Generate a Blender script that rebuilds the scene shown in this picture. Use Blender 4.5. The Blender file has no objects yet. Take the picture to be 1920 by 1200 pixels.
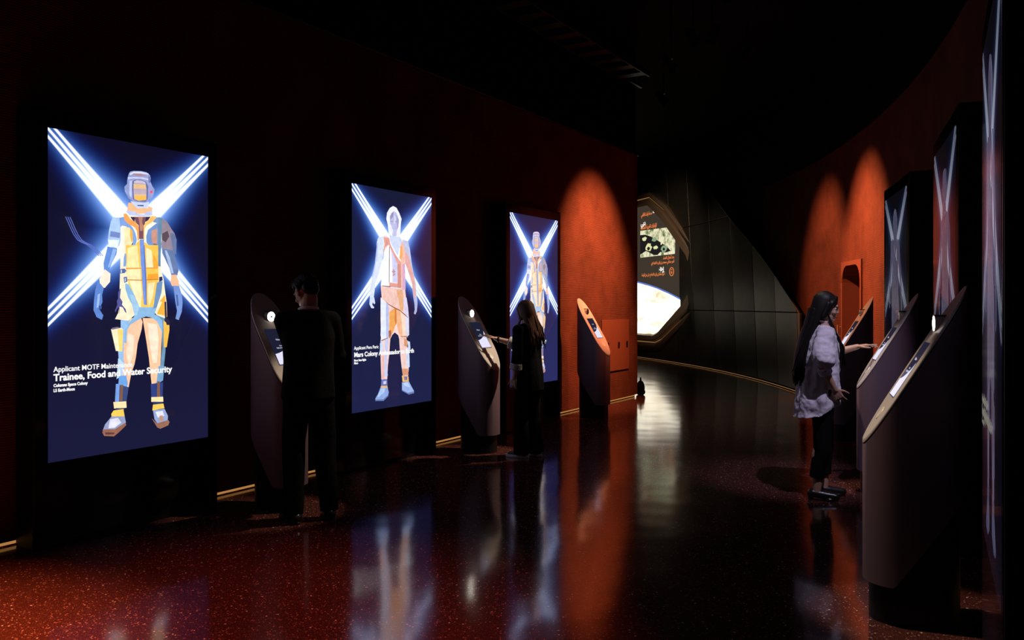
import bpy, bmesh, math, random
import numpy as np
from mathutils import Vector, Matrix, Quaternion
random.seed(7)
R = math.radians
scene = bpy.context.scene
COL = scene.collection

# ---------------------------------------------------------------- camera, world, exposure
CAM_H = 1.52
cam_d = bpy.data.cameras.new('camera')
cam_d.sensor_width = 36.0
cam_d.lens = 1550 / 1920 * 36.0
cam_d.shift_y = -28 / 1920
cam_d.clip_end = 200
cam = bpy.data.objects.new('camera', cam_d)
COL.objects.link(cam)
cam.location = (0, 0, CAM_H)
cam.rotation_euler = (R(90), 0, 0)
scene.camera = cam
world = bpy.data.worlds.new('world')
scene.world = world
world.use_nodes = True
world.node_tree.nodes['Background'].inputs[0].default_value = (0.012, 0.012, 0.02, 1)
world.node_tree.nodes['Background'].inputs[1].default_value = 0.0
scene.view_settings.view_transform = 'Standard'
scene.view_settings.look = 'None'
scene.view_settings.exposure = 0.0
scene.view_settings.gamma = 1.0
scene.view_settings.use_curve_mapping = False

# ---------------------------------------------------------------- plan geometry (metres)
T = Vector((0.5214, 0.8533, 0)); NL = Vector((0.8533, -0.5214, 0))     # left wall: along, out of the wall
def left_wall(y, off=0.0):
    return Vector((-6.32 + 0.611 * y, y, 0)) + NL * off
def right_arc():
    K = R(2.1); h = 0.02; pts = {}
    p = Vector((4.10, 8.18, 0)); s = 0.0
    tab = [(0.0, p.copy())]
    while s < 19:
        a = R(15.6) - K * (s + h / 2); p = p + Vector((math.sin(a), math.cos(a), 0)) * h; s += h; tab.append((s, p.copy()))
    p = Vector((4.10, 8.18, 0)); s = 0.0; neg = []
    while s > -13:
        a = R(15.6) - K * (s - h / 2); p = p - Vector((math.sin(a), math.cos(a), 0)) * h; s -= h; neg.append((s, p.copy()))
    return neg[::-1] + tab
ARC = right_arc(); ARC0 = ARC[0][0]
def arc(s, off=0.0, z=0.0):
    """point on the right wall at arc length s, moved off metres into the corridor"""
    i = min(max(int(round((s - ARC0) / 0.02)), 0), len(ARC) - 1)
    a = R(15.6) - R(2.1) * s
    p = ARC[i][1] + Vector((-math.cos(a), math.sin(a), 0)) * off
    return Vector((p.x, p.y, z))
def arc_dir(s):
    a = R(15.6) - R(2.1) * s
    return Vector((math.sin(a), math.cos(a), 0)), Vector((-math.cos(a), math.sin(a), 0))   # along, into corridor

# ---------------------------------------------------------------- lights
ORANGE = (1.0, 0.36, 0.15); WARM = (1.0, 0.80, 0.58)
def spot(loc, target, power, cone, color, blend=0.6, size=0.04):
    d = bpy.data.lights.new('spot_light', 'SPOT'); d.energy = power; d.color = color
    d.spot_size = R(cone); d.spot_blend = blend; d.shadow_soft_size = size
    o = bpy.data.objects.new('spot_light', d); COL.objects.link(o)
    o.location = loc; o.rotation_euler = (Vector(target) - Vector(loc)).to_track_quat('-Z', 'Y').to_euler()
    return o
KL = [((-1.555, 6.10), 1), ((-0.150, 8.50), 2), ((1.30, 11.08), 0)]     # low front tips of the left kiosks
KR = [((1.73, 4.08), 19.5), ((2.81, 6.74), 16.0), ((3.60, 9.36), 12.0)]
SPOTS = []      # (location, target, power, cone, colour, blend)
SPOTS.append(((3.05, 10.95, 4.75), (1.25, 12.35, 1.9), 2500, 49, ORANGE, 1.0))          # red wall by the far kiosk
for s_, pw in ((2.9, 2500), (5.0, 1000)):
    q = arc(s_, 2.5, 4.75); t_ = arc(s_, 0.0, 1.9)
    SPOTS.append((tuple(q), tuple(t_), pw, 50, ORANGE, 1.0))
SPOTS.append(((-1.9, 2.6, 4.75), (-2.85, 3.25, 0.0), 2900, 38, (1.0, 0.30, 0.10), 1.0))
SPOTS.append(((-0.5, 2.6, 4.75), (-1.2, 3.6, 0.0), 520, 46, (1.0, 0.20, 0.12), 1.0))     # weaker red pool beside it      # pool on the floor near the camera
SPOTS.append(((2.3, 10.3, 4.75), (3.85, 9.35, 1.25), 520, 15, ORANGE, 0.8))  # extra spot added to brighten the kiosk top beside the niche
SPOTS.append(((2.45, 10.3, 4.75), (1.12, 11.2, 1.3), 900, 14, (1.0, 0.26, 0.12), 0.8))  # added boost for the kiosk face by the access panel
for (x, y), k in KL:
    p = Vector((x, y, 0)) + NL * 1.9 + T * 1.5
    if k: SPOTS.append(((p.x, p.y, 4.75), (x + 0.05, y, 0.62), 950 if k == 2 else 480, 13, WARM, 0.5))
for (x, y), a in KR[:2]:
    p = Vector((x, y, 0)) + Vector((-math.cos(R(a)), math.sin(R(a)), 0)) * 1.2 - T * 0.15
    SPOTS.append(((p.x, p.y, 4.75), (x + 0.02, y, 0.85), 430, 13.5, WARM, 0.5))
SPOTS.append(((1.9, 16.5, 5.2), (4.6, 19.8, 2.2), 120, 42, (1.0, 0.9, 0.72), 1.0))  # dim fill added so the metal wall shows
SPOTS.append(((0.6, 17.6, 5.2), (4.3, 22.0, 2.9), 260, 44, (1.0, 0.75, 0.5), 1.0))        # warm fill added to show the screen surround
SPOTS.append(((2.5, 4.2, 4.75), (2.48, 6.50, 1.15), 420, 20, (0.78, 0.72, 1.0), 0.8))       # added cool fill on the pale shirt        # metal wall lamp is added too
for sp in SPOTS: spot(*sp)

# ---------------------------------------------------------------- materials
def new_mat(name):
    m = bpy.data.materials.new(name); m.use_nodes = True
    return m, m.node_tree.nodes, m.node_tree.links, m.node_tree.nodes['Principled BSDF']
def plain(name, c, rough=0.5, metal=0.0, spec=0.5, bump=0.0, scale=60.0, sheen=0.0, var=0.0):
    m, n, l, b = new_mat(name)
    b.inputs['Base Color'].default_value = (*c, 1); b.inputs['Roughness'].default_value = rough
    b.inputs['Metallic'].default_value = metal; b.inputs['Specular IOR Level'].default_value = spec
    if sheen: b.inputs['Sheen Weight'].default_value = sheen
    tc = n.new('ShaderNodeTexCoord'); t = n.new('ShaderNodeTexNoise'); t.inputs['Scale'].default_value = scale; t.inputs['Detail'].default_value = 4
    l.new(tc.outputs['Object'], t.inputs['Vector'])
    if bump:
        bp = n.new('ShaderNodeBump'); bp.inputs['Strength'].default_value = bump; bp.inputs['Distance'].default_value = 0.01
        l.new(t.outputs['Fac'], bp.inputs['Height']); l.new(bp.outputs['Normal'], b.inputs['Normal'])
    if var:
        mx = n.new('ShaderNodeMix'); mx.data_type = 'RGBA'
        mx.inputs['A'].default_value = (*[v * (1 - var) for v in c], 1); mx.inputs['B'].default_value = (*[min(1, v * (1 + var)) for v in c], 1)
        l.new(t.outputs['Fac'], mx.inputs['Factor']); l.new(mx.outputs['Result'], b.inputs['Base Color'])
    return m
def glow(name, c, strength=1.0, coat=False):
    m, n, l, b = new_mat(name)
    b.inputs['Base Color'].default_value = (0.004, 0.004, 0.005, 1); b.inputs['Roughness'].default_value = 0.14 if coat else 0.5; b.inputs['Specular IOR Level'].default_value = 0.3
    b.inputs['Emission Color'].default_value = (*c, 1); b.inputs['Emission Strength'].default_value = strength
    return m
class NX:
    """tiny expression helper over shader math nodes"""
    def __init__(s, n, l): s.n, s.l = n, l
    def op(s, kind, *a, clamp=False):
        m = s.n.new('ShaderNodeMath'); m.operation = kind; m.use_clamp = clamp
        for i, v in enumerate(a):
            if isinstance(v, (int, float)): m.inputs[i].default_value = v
            else: s.l.new(v, m.inputs[i])
        return m.outputs[0]
    def add(s, a, b): return s.op('ADD', a, b)
    def sub(s, a, b): return s.op('SUBTRACT', a, b)
    def mul(s, a, b): return s.op('MULTIPLY', a, b)
    def div(s, a, b): return s.op('DIVIDE', a, b)
    def exp(s, a): return s.op('EXPONENT', a)
    def abs(s, a): return s.op('ABSOLUTE', a)
    def smooth(s, x, lo, hi):
        m = s.n.new('ShaderNodeMapRange'); m.interpolation_type = 'SMOOTHSTEP'
        for i, v in ((0, x), (1, lo), (2, hi), (3, 0.0), (4, 1.0)):
            if isinstance(v, (int, float)): m.inputs[i].default_value = v
            else: s.l.new(v, m.inputs[i])
        return m.outputs[0]
def lin(c):
    return tuple((v / 255 / 12.92 if v / 255 <= 0.04045 else ((v / 255 + 0.055) / 1.055) ** 2.4) for v in c)

SW, SH = 1.20, 2.10        # lit picture of a display
def neon_material(name, bg_top, bg_bot, gain, tone=(0.38, 0.62, 1.25)):
    """the display picture behind the figure: a deep blue field crossed by triple light tubes"""
    m, n, l, b = new_mat(name); x = NX(n, l)
    b.inputs['Base Color'].default_value = (0.004, 0.004, 0.006, 1); b.inputs['Roughness'].default_value = 0.07
    uv = n.new('ShaderNodeUVMap'); sep = n.new('ShaderNodeSeparateXYZ'); l.new(uv.outputs[0], sep.inputs[0])
    U = x.mul(sep.outputs[0], SW); V = x.mul(sep.outputs[1], SH)
    d1 = x.mul(x.sub(x.sub(V, 0.0063), x.mul(U, 0.98)), 0.714)
    d2 = x.mul(x.add(x.sub(V, 1.1865), x.mul(U, 0.98)), 0.714)
    rr = x.add(x.op('POWER', x.sub(U, 0.6), 2.0), x.op('POWER', x.sub(V, 0.6), 2.0))
    g = x.exp(x.mul(rr, -1 / 0.36))
    core = None; gl = None
    for d in (d1, d2):
        w = x.add(x.mul(g, 0.018), 0.0042)
        for k in (-1, 0, 1):
            a = x.abs(x.sub(d, k * 0.036))
            c = x.sub(1.0, x.smooth(a, x.mul(w, 0.25), x.mul(w, 1.75)))
            core = c if core is None else x.op('MAXIMUM', core, c)
        ad = x.op('MAXIMUM', x.sub(x.abs(d), 0.025), 0.0)
        e = x.exp(x.mul(x.op('POWER', x.div(ad, x.add(x.mul(g, 0.075), 0.030)), 1.25), -1.0))
        e = x.mul(e, x.add(x.mul(g, 1.15), 0.14))
        gl = e if gl is None else x.op('MAXIMUM', gl, e)
    def comb(r, gg, bb):
        c = n.new('ShaderNodeCombineXYZ')
        for i, v in enumerate((r, gg, bb)):
            if isinstance(v, (int, float)): c.inputs[i].default_value = v
            else: l.new(v, c.inputs[i])
        return c.outputs[0]
    t, bo = lin(bg_top), lin(bg_bot)
    vv = sep.outputs[1]; ch = []
    for i, (gc, pw) in enumerate(zip(tone, (1.9, 1.45, 1.0))):
        base = x.add(x.mul(vv, bo[i] - t[i]), t[i])
        gg = x.mul(x.op('POWER', gl, pw), gc)
        ch.append(x.add(base, x.add(gg, x.mul(core, (1.35, 1.42, 1.6)[i]))))
    l.new(comb(*ch), b.inputs['Emission Color']); b.inputs['Emission Strength'].default_value = gain
    return m
def attr_glow(name, gain):
    m, n, l, b = new_mat(name)
    b.inputs['Base Color'].default_value = (0.004, 0.004, 0.006, 1); b.inputs['Roughness'].default_value = 0.07
    a = n.new('ShaderNodeAttribute'); a.attribute_name = 'paint'
    tc = n.new('ShaderNodeTexCoord'); t = n.new('ShaderNodeTexNoise'); t.inputs['Scale'].default_value = 22; t.inputs['Detail'].default_value = 5
    l.new(tc.outputs['Object'], t.inputs['Vector'])
    mr = n.new('ShaderNodeMapRange'); mr.inputs[1].default_value = 0.3; mr.inputs[2].default_value = 0.7; mr.inputs[3].default_value = 0.90; mr.inputs[4].default_value = 1.12
    l.new(t.outputs['Fac'], mr.inputs[0])
    mx = n.new('ShaderNodeVectorMath'); mx.operation = 'SCALE'; l.new(a.outputs['Color'], mx.inputs[0]); l.new(mr.outputs[0], mx.inputs['Scale'])
    l.new(mx.outputs[0], b.inputs['Emission Color']); b.inputs['Emission Strength'].default_value = gain
    return m

def red_wall_material():
    m, n, l, b = new_mat('layered_red_plaster')
    tc = n.new('ShaderNodeTexCoord')
    mp = n.new('ShaderNodeMapping'); l.new(tc.outputs['Object'], mp.inputs[0]); mp.inputs['Scale'].default_value = (1, 1, 1)
    w = n.new('ShaderNodeTexWave'); w.wave_type = 'BANDS'; w.bands_direction = 'Z'; w.inputs['Scale'].default_value = 20.0
    w.inputs['Distortion'].default_value = 2.6; w.inputs['Detail'].default_value = 4; w.inputs['Detail Scale'].default_value = 1.6
    l.new(mp.outputs[0], w.inputs['Vector'])
    big = n.new('ShaderNodeTexNoise'); big.inputs['Scale'].default_value = 1.7; big.inputs['Detail'].default_value = 7; big.inputs['Roughness'].default_value = 0.65
    l.new(mp.outputs[0], big.inputs['Vector'])
    st = n.new('ShaderNodeMapping'); st.inputs['Scale'].default_value = (3, 3, 40); l.new(tc.outputs['Object'], st.inputs[0])
    fine = n.new('ShaderNodeTexNoise'); fine.inputs['Scale'].default_value = 2.0; fine.inputs['Detail'].default_value = 5; l.new(st.outputs[0], fine.inputs['Vector'])
    cr = n.new('ShaderNodeValToRGB'); cr.color_ramp.elements[0].position = 0.3; cr.color_ramp.elements[1].position = 0.72
    cr.color_ramp.elements[0].color = (0.095, 0.024, 0.014, 1); cr.color_ramp.elements[1].color = (0.21, 0.058, 0.031, 1)
    l.new(big.outputs['Fac'], cr.inputs[0])
    mul = n.new('ShaderNodeMix'); mul.data_type = 'RGBA'; mul.blend_type = 'MULTIPLY'; mul.inputs['Factor'].default_value = 0.35
    l.new(cr.outputs[0], mul.inputs['A']); l.new(w.outputs['Color'], mul.inputs['B']); l.new(mul.outputs['Result'], b.inputs['Base Color'])
    ad = n.new('ShaderNodeMath'); ad.operation = 'ADD'; l.new(w.outputs['Fac'], ad.inputs[0]); l.new(fine.outputs['Fac'], ad.inputs[1])
    bp = n.new('ShaderNodeBump'); bp.inputs['Strength'].default_value = 0.55; bp.inputs['Distance'].default_value = 0.006
    l.new(ad.outputs[0], bp.inputs['Height']); l.new(bp.outputs['Normal'], b.inputs['Normal'])
    b.inputs['Roughness'].default_value = 0.85; b.inputs['Specular IOR Level'].default_value = 0.25
    return m
def floor_material():
    m, n, l, b = new_mat('polished_terrazzo')
    tc = n.new('ShaderNodeTexCoord')
    base = None
    col = (0.045, 0.018, 0.015, 1); prev = None
    big = n.new('ShaderNodeTexNoise'); big.inputs['Scale'].default_value = 1.2; big.inputs['Detail'].default_value = 5
    l.new(tc.outputs['Object'], big.inputs['Vector'])
    cr = n.new('ShaderNodeValToRGB'); cr.color_ramp.elements[0].color = (0.050, 0.014, 0.013, 1); cr.color_ramp.elements[1].color = (0.095, 0.027, 0.022, 1)
    l.new(big.outputs['Fac'], cr.inputs[0]); prev = cr.outputs[0]
    for sc_, th, dist, c in ((95, 0.88, 0.40, (0.50, 0.24, 0.20, 1)), (170, 0.72, 0.45, (0.20, 0.075, 0.06, 1)), (60, 0.97, 0.30, (0.85, 0.72, 0.62, 1))):
        v = n.new('ShaderNodeTexVoronoi'); v.inputs['Scale'].default_value = sc_; l.new(tc.outputs['Object'], v.inputs['Vector'])
        sp = n.new('ShaderNodeSeparateColor'); l.new(v.outputs['Color'], sp.inputs[0])
        g1 = n.new('ShaderNodeMath'); g1.operation = 'GREATER_THAN'; g1.inputs[1].default_value = th; l.new(sp.outputs[0], g1.inputs[0])
        g2 = n.new('ShaderNodeMath'); g2.operation = 'LESS_THAN'; g2.inputs[1].default_value = dist; l.new(v.outputs['Distance'], g2.inputs[0])
        g = n.new('ShaderNodeMath'); g.operation = 'MULTIPLY'; l.new(g1.outputs[0], g.inputs[0]); l.new(g2.outputs[0], g.inputs[1])
        mx = n.new('ShaderNodeMix'); mx.data_type = 'RGBA'; l.new(g.outputs[0], mx.inputs['Factor']); l.new(prev, mx.inputs['A']); mx.inputs['B'].default_value = c
        prev = mx.outputs['Result']
    l.new(prev, b.inputs['Base Color'])
    rn = n.new('ShaderNodeTexNoise'); rn.inputs['Scale'].default_value = 3.0; rn.inputs['Detail'].default_value = 6; l.new(tc.outputs['Object'], rn.inputs['Vector'])
    mr = n.new('ShaderNodeMapRange'); mr.inputs[3].default_value = 0.08; mr.inputs[4].default_value = 0.15; l.new(rn.outputs['Fac'], mr.inputs[0]); l.new(mr.outputs[0], b.inputs['Roughness'])
    un = n.new('ShaderNodeTexNoise'); un.inputs['Scale'].default_value = 1.6; un.inputs['Detail'].default_value = 1; l.new(tc.outputs['Object'], un.inputs['Vector'])
    bp = n.new('ShaderNodeBump'); bp.inputs['Strength'].default_value = 0.22; bp.inputs['Distance'].default_value = 0.02
    l.new(un.outputs['Fac'], bp.inputs['Height']); l.new(bp.outputs['Normal'], b.inputs['Normal'])
    b.inputs['IOR'].default_value = 1.75
    return m

M = {
    'red': red_wall_material(), 'floor': floor_material(),
    'black': plain('matt_black_paint', (0.003, 0.003, 0.003), 0.9, spec=0.05, bump=0.1),
    'gloss_black': plain('gloss_black_glass', (0.004, 0.004, 0.005), 0.09, scale=8),
    'satin_black': plain('satin_black', (0.006, 0.006, 0.007), 0.45, spec=0.3),
    'ceil': plain('dark_ceiling', (0.006, 0.006, 0.006), 0.9, spec=0.08, bump=0.2),
    'ceil_metal': plain('dark_ceiling_steel', (0.014, 0.013, 0.012), 0.5, 0.4),
    'panel': plain('dark_metal_cladding', (0.155, 0.145, 0.128), 0.42, 0.75, bump=0.06, scale=5, var=0.22),
    'panel_edge': plain('cladding_edge', (0.40, 0.36, 0.30), 0.4, 0.6),
    'gold': glow('warm_led_strip', (1.0, 0.44, 0.12), 0.42), 'gold_far': glow('warm_led_strip_far', (1.0, 0.50, 0.18), 0.22),
    'kiosk': plain('plum_grey_kiosk_shell', (0.150, 0.094, 0.118), 0.50, bump=0.03, scale=300),
    'kiosk_face': plain('pale_kiosk_face', (0.66, 0.58, 0.54), 0.38, bump=0.03, scale=400),
    'kiosk_seam': plain('kiosk_seam', (0.05, 0.045, 0.045), 0.6),
    'button': plain('kiosk_button', (0.90, 0.84, 0.74), 0.35),
    'red_flat': plain('smooth_red_paint', (0.19, 0.052, 0.028), 0.6, bump=0.05, scale=20, var=0.1),
    'frame_bronze': plain('window_surround', (0.42, 0.30, 0.22), 0.5, 0.2, bump=0.08, scale=12),
    'ring_on': glow('ring_lamp_lit', (1.0, 0.93, 0.80), 14.0), 'ring_off': plain('ring_lamp_dark', (0.03, 0.03, 0.035), 0.2),
    'tablet': glow('tablet_dark', (0.012, 0.014, 0.035), 1.0, True), 'tablet_lit': glow('tablet_lit', (0.80, 0.78, 1.0), 1.0, True),
    'white_text': glow('white_text', (1, 1, 1), 1.1), 'grey_text': glow('tablet_text', (0.55, 0.55, 0.7), 0.8),
    'orange_text': glow('orange_text', (1.0, 0.25, 0.07), 0.9), 'cream_text': glow('cream_text', (1.0, 0.93, 0.8), 1.0),
    'skin': plain('skin', (0.52, 0.30, 0.21), 0.5, bump=0.05, scale=120, var=0.08), 'skin_tan': plain('skin_tan', (0.42, 0.22, 0.15), 0.5, bump=0.05, scale=120, var=0.08),
    'hair_black': plain('black_hair', (0.007, 0.005, 0.005), 0.5, spec=0.22, bump=0.08, scale=90), 'hair_brown': plain('brown_hair', (0.07, 0.032, 0.018), 0.5, spec=0.25, bump=0.08, scale=90, var=0.4),
    'shirt': plain('lavender_white_cotton', (0.66, 0.60, 0.68), 0.85, bump=0.25, scale=35, sheen=0.2), 'black_cloth': plain('black_cloth', (0.005, 0.005, 0.006), 0.95, spec=0.08, bump=0.4, scale=30),
    'grey_cloth': plain('striped_cuff', (0.45, 0.42, 0.44), 0.85, bump=0.2), 'white_cloth': plain('white_collar', (0.7, 0.7, 0.72), 0.8),
    'shoe_black': plain('black_leather', (0.015, 0.013, 0.013), 0.3), 'shoe_white': plain('white_rubber', (0.85, 0.82, 0.82), 0.5),
    'eye_white': plain('eye_white', (0.7, 0.68, 0.66), 0.2), 'eye_dark': plain('iris', (0.03, 0.02, 0.015), 0.15), 'lips': plain('lips', (0.42, 0.14, 0.12), 0.4),
    'teeth': plain('teeth', (0.75, 0.72, 0.68), 0.3),
    'neon_a': neon_material('picture_light_cross', (15, 14, 36), (27, 27, 60), 1.0), 'neon_b': neon_material('picture_light_cross_slate', (24, 28, 54), (31, 35, 74), 1.0),
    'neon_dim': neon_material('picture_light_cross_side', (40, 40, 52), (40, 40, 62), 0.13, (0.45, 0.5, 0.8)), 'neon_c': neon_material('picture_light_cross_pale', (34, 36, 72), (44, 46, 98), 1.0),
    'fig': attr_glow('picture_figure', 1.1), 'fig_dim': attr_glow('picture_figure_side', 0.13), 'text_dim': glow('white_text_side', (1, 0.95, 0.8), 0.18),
}

# ---------------------------------------------------------------- mesh helpers
class MB:
    def __init__(s): s.v = []; s.f = []; s.mi = []
    def add(s, vs, fs, mi=0):
        o = len(s.v); s.v += [tuple(v) for v in vs]; s.f += [tuple(i + o for i in f) for f in fs]; s.mi += [mi] * len(fs); return s
    def prism(s, poly, h0, h1, frame=None, mi=0):
        """poly: 2-D outline; extruded from h0 to h1 (numbers or functions of the 2-D point)"""
        fr = frame or (lambda a, b, c: (a, b, c)); n = len(poly)
        g = lambda h, p: h(*p) if callable(h) else h
        vs = [fr(p[0], p[1], g(h0, p)) for p in poly] + [fr(p[0], p[1], g(h1, p)) for p in poly]
        fs = [tuple(range(n))[::-1], tuple(range(n, 2 * n))] + [(i, (i + 1) % n, n + (i + 1) % n, n + i) for i in range(n)]
        return s.add(vs, fs, mi)
    def box(s, c, size, mat=None, mi=0):
        mat = mat or Matrix.Identity(3); c = Vector(c)
        vs = [c + mat @ Vector((x * size[0] / 2, y * size[1] / 2, z * size[2] / 2)) for z in (-1, 1) for x, y in ((-1, -1), (1, -1), (1, 1), (-1, 1))]
        return s.add(vs, [(3, 2, 1, 0), (4, 5, 6, 7), (0, 1, 5, 4), (1, 2, 6, 5), (2, 3, 7, 6), (3, 0, 4, 7)], mi)
    def tube(s, pts, rads, seg=12, cap=True, flat=1.0, mi=0):
        pts = [Vector(p) for p in pts]; n = len(pts)
        if isinstance(rads, (int, float)): rads = [rads] * n
        rings = []; up = None
        for i, p in enumerate(pts):
            d = (pts[min(i + 1, n - 1)] - pts[max(i - 1, 0)]).normalized()
            if up is None: up = Vector((0, 0, 1)) if abs(d.z) < 0.9 else Vector((0, 1, 0))
            a = d.cross(up).normalized(); b2 = a.cross(d).normalized(); up = b2
            rings.append([p + (a * math.cos(2 * math.pi * k / seg) + b2 * flat * math.sin(2 * math.pi * k / seg)) * rads[i] for k in range(seg)])
        vs = [v for r in rings for v in r]; fs = []
        for i in range(n - 1):
            for k in range(seg):
                a, c = i * seg + k, i * seg + (k + 1) % seg; fs.append((a, c, c + seg, a + seg))
        if cap: fs.append(tuple(range(seg))[::-1]); fs.append(tuple(range((n - 1) * seg, n * seg)))
        return s.add(vs, fs, mi)
    def capsule(s, p0, r0, p1, r1, seg=14):
        p0, p1 = Vector(p0), Vector(p1); d = p1 - p0; L = d.length or 1e-5; d = d / L; pts = []; rd = []
        for k in range(5):
            a = math.pi / 2 * (1 - k / 4.0 * 0.98); pts.append(p0 - d * r0 * math.sin(a)); rd.append(max(r0 * math.cos(a), 1e-4))
        for k in range(5):
            a = math.pi / 2 * (0.02 + k / 4.0 * 0.98); pts.append(p1 + d * r1 * math.sin(a)); rd.append(max(r1 * math.cos(a), 1e-4))
        return s.tube(pts, rd, seg)
    def ball(s, c, r, rot=None, seg=20, rings=12):
        c = Vector(c); r = (r, r, r) if isinstance(r, (int, float)) else r; rot = rot or Matrix.Identity(3)
        vs = [c + rot @ Vector((0, 0, r[2]))]
        for i in range(1, rings):
            t = math.pi * i / rings
            for k in range(seg):
                a = 2 * math.pi * k / seg; vs.append(c + rot @ Vector((r[0] * math.sin(t) * math.cos(a), r[1] * math.sin(t) * math.sin(a), r[2] * math.cos(t))))
        vs.append(c + rot @ Vector((0, 0, -r[2]))); fs = []
        for k in range(seg): fs.append((0, 1 + k, 1 + (k + 1) % seg))
        for i in range(rings - 2):
            for k in range(seg):
                a = 1 + i * seg + k; b2 = 1 + i * seg + (k + 1) % seg; fs.append((a, a + seg, b2 + seg, b2))
        e = len(vs) - 1
        for k in range(seg): fs.append((1 + (rings - 2) * seg + k, e, 1 + (rings - 2) * seg + (k + 1) % seg))
        return s.add(vs, fs)
    def loft(s, rings, seg=64, fold=None):
        """rings: (centre, rx, ry); closed body of stacked ellipses; fold(angle, t) scales the radius"""
        n = len(rings); vs = []; fs = []
        for i, (c, rx, ry) in enumerate(rings):
            for k in range(seg):
                a = 2 * math.pi * k / seg; f = fold(a, i / (n - 1)) if fold else 1.0
                zz = c[2] if not callable(c[2]) else c[2](a)
                vs.append((c[0] + rx * f * math.cos(a), c[1] + ry * f * math.sin(a), zz))
        for i in range(n - 1):
            for k in range(seg):
                a, b2 = i * seg + k, i * seg + (k + 1) % seg; fs.append((a, b2, b2 + seg, a + seg))
        fs.append(tuple(range(seg))[::-1]); fs.append(tuple(range((n - 1) * seg, n * seg)))
        return s.add(vs, fs)
    def mesh(s, name, mats, smooth=False):
        me = bpy.data.meshes.new(name); me.from_pydata([tuple(v) for v in s.v], [], s.f); me.update()
        bm = bmesh.new(); bm.from_mesh(me); bmesh.ops.recalc_face_normals(bm, faces=bm.faces); bm.to_mesh(me); bm.free()
        for m in (mats if isinstance(mats, (list, tuple)) else [mats]): me.materials.append(m)
        for i, p in enumerate(me.polygons):
            p.material_index = s.mi[i]; p.use_smooth = smooth
        return me
    def build(s, name, mats, parent=None, smooth=False, auto=False):
        o = bpy.data.objects.new(name, s.mesh(name, mats, smooth or auto)); COL.objects.link(o); o.parent = parent
        if auto:
            try: o.data.set_sharp_from_angle(angle=R(35))
            except Exception: pass
        return o
def bevel(o, w=0.004, seg=2, ang=35):
    b = o.modifiers.new('bevel', 'BEVEL'); b.width = w; b.segments = seg; b.limit_method = 'ANGLE'; b.angle_limit = R(ang); return o
def tag(o, label=None, cat=None, group=None, kind=None):
    for k, v in (('label', label), ('category', cat), ('group', group), ('kind', kind)):
        if v: o[k] = v
    return o
def empty(name, loc=(0, 0, 0), rz=0.0):
    e = bpy.data.objects.new(name, None); COL.objects.link(e); e.location = loc; e.rotation_euler = (0, 0, rz); e.empty_display_size = 0.1; return e
def children_of(o): return list(o.children)
def copy_tree(o, parent=None):
    c = o.copy(); COL.objects.link(c); c.parent = parent
    for ch in children_of(o): copy_tree(ch, c)
    return c
def frame_on(loc, xaxis, zaxis):
    """object matrix: local x along xaxis, local z along zaxis"""
    x = Vector(xaxis).normalized(); z = Vector(zaxis).normalized(); y = z.cross(x)
    m = Matrix((x, y, z)).transposed().to_4x4(); m.translation = Vector(loc); return m
def text(body, w, h, loc, name, mat, parent, bold=0.0, align='LEFT', rot=None):
    cu = bpy.data.curves.new(name, 'FONT'); cu.body = body; cu.size = h / 0.70; cu.offset = bold; cu.extrude = 0.0003; cu.align_x = align; cu.resolution_u = 3
    cu.materials.append(mat); o = bpy.data.objects.new(name, cu); COL.objects.link(o); o.parent = parent; o.location = loc
    if rot: o.rotation_euler = rot
    if w:
        bpy.context.view_layer.update(); dx = o.dimensions.x or 1; o.scale = (w / dx, 1, 1)
    bpy.context.view_layer.update()
    me = bpy.data.meshes.new_from_object(o.evaluated_get(bpy.context.evaluated_depsgraph_get())); me.name = name
    q = bpy.data.objects.new(name, me); COL.objects.link(q); q.parent = parent; q.location = o.location; q.rotation_euler = o.rotation_euler; q.scale = o.scale
    bpy.data.objects.remove(o); bpy.data.curves.remove(cu)
    return q
def remesh(mb, name, mat, parent, voxel=0.006, smooth_it=4, mats=None):
    """one continuous skin over all the closed pieces of mb"""
    o = mb.build(name, mat, None, smooth=True)
    rm = o.modifiers.new('skin', 'REMESH'); rm.mode = 'VOXEL'; rm.voxel_size = voxel; rm.use_smooth_shade = True
    if smooth_it:
        sm = o.modifiers.new('smooth', 'SMOOTH'); sm.factor = 0.5; sm.iterations = smooth_it
    dg = bpy.context.evaluated_depsgraph_get(); me = bpy.data.meshes.new_from_object(o.evaluated_get(dg))
    me.name = name; old = o.data; o.modifiers.clear(); o.data = me; bpy.data.meshes.remove(old)
    me.materials.clear(); me.materials.append(mat)
    for p in me.polygons: p.material_index = 0; p.use_smooth = True
    o.parent = parent
    return o

# ================================================================ the setting
H_CEIL = 5.7
def strip_wall(pts, z0, z1, thick_dir_off, name, mat, kind='structure'):
    """a wall through plan points; thick_dir_off(i) gives the matching back point"""
    mb = MB(); n = len(pts); back = [thick_dir_off(i) for i in range(n)]
    vs = []
    for p in pts: vs += [(p.x, p.y, z0), (p.x, p.y, z1)]
    for p in back: vs += [(p.x, p.y, z0), (p.x, p.y, z1)]
    fs = []
    for i in range(n - 1):
        a, b = 2 * i, 2 * i + 2; c, d = 2 * n + 2 * i, 2 * n + 2 * i + 2
        fs += [(a, b, b + 1, a + 1), (c + 1, d + 1, d, c), (a + 1, b + 1, d + 1, c + 1), (a, c, d, b)]
    fs += [(0, 1, 2 * n + 1, 2 * n), (2 * n - 2, 4 * n - 2, 4 * n - 1, 2 * n - 1)]
    mb.add(vs, fs); return tag(mb.build(name, mat), kind=kind)
mb = MB(); mb.prism([(-12, -4), (9, -4), (9, 27), (-12, 27)], -0.1, 0.0); tag(mb.build('floor', M['floor']), kind='structure')
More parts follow.
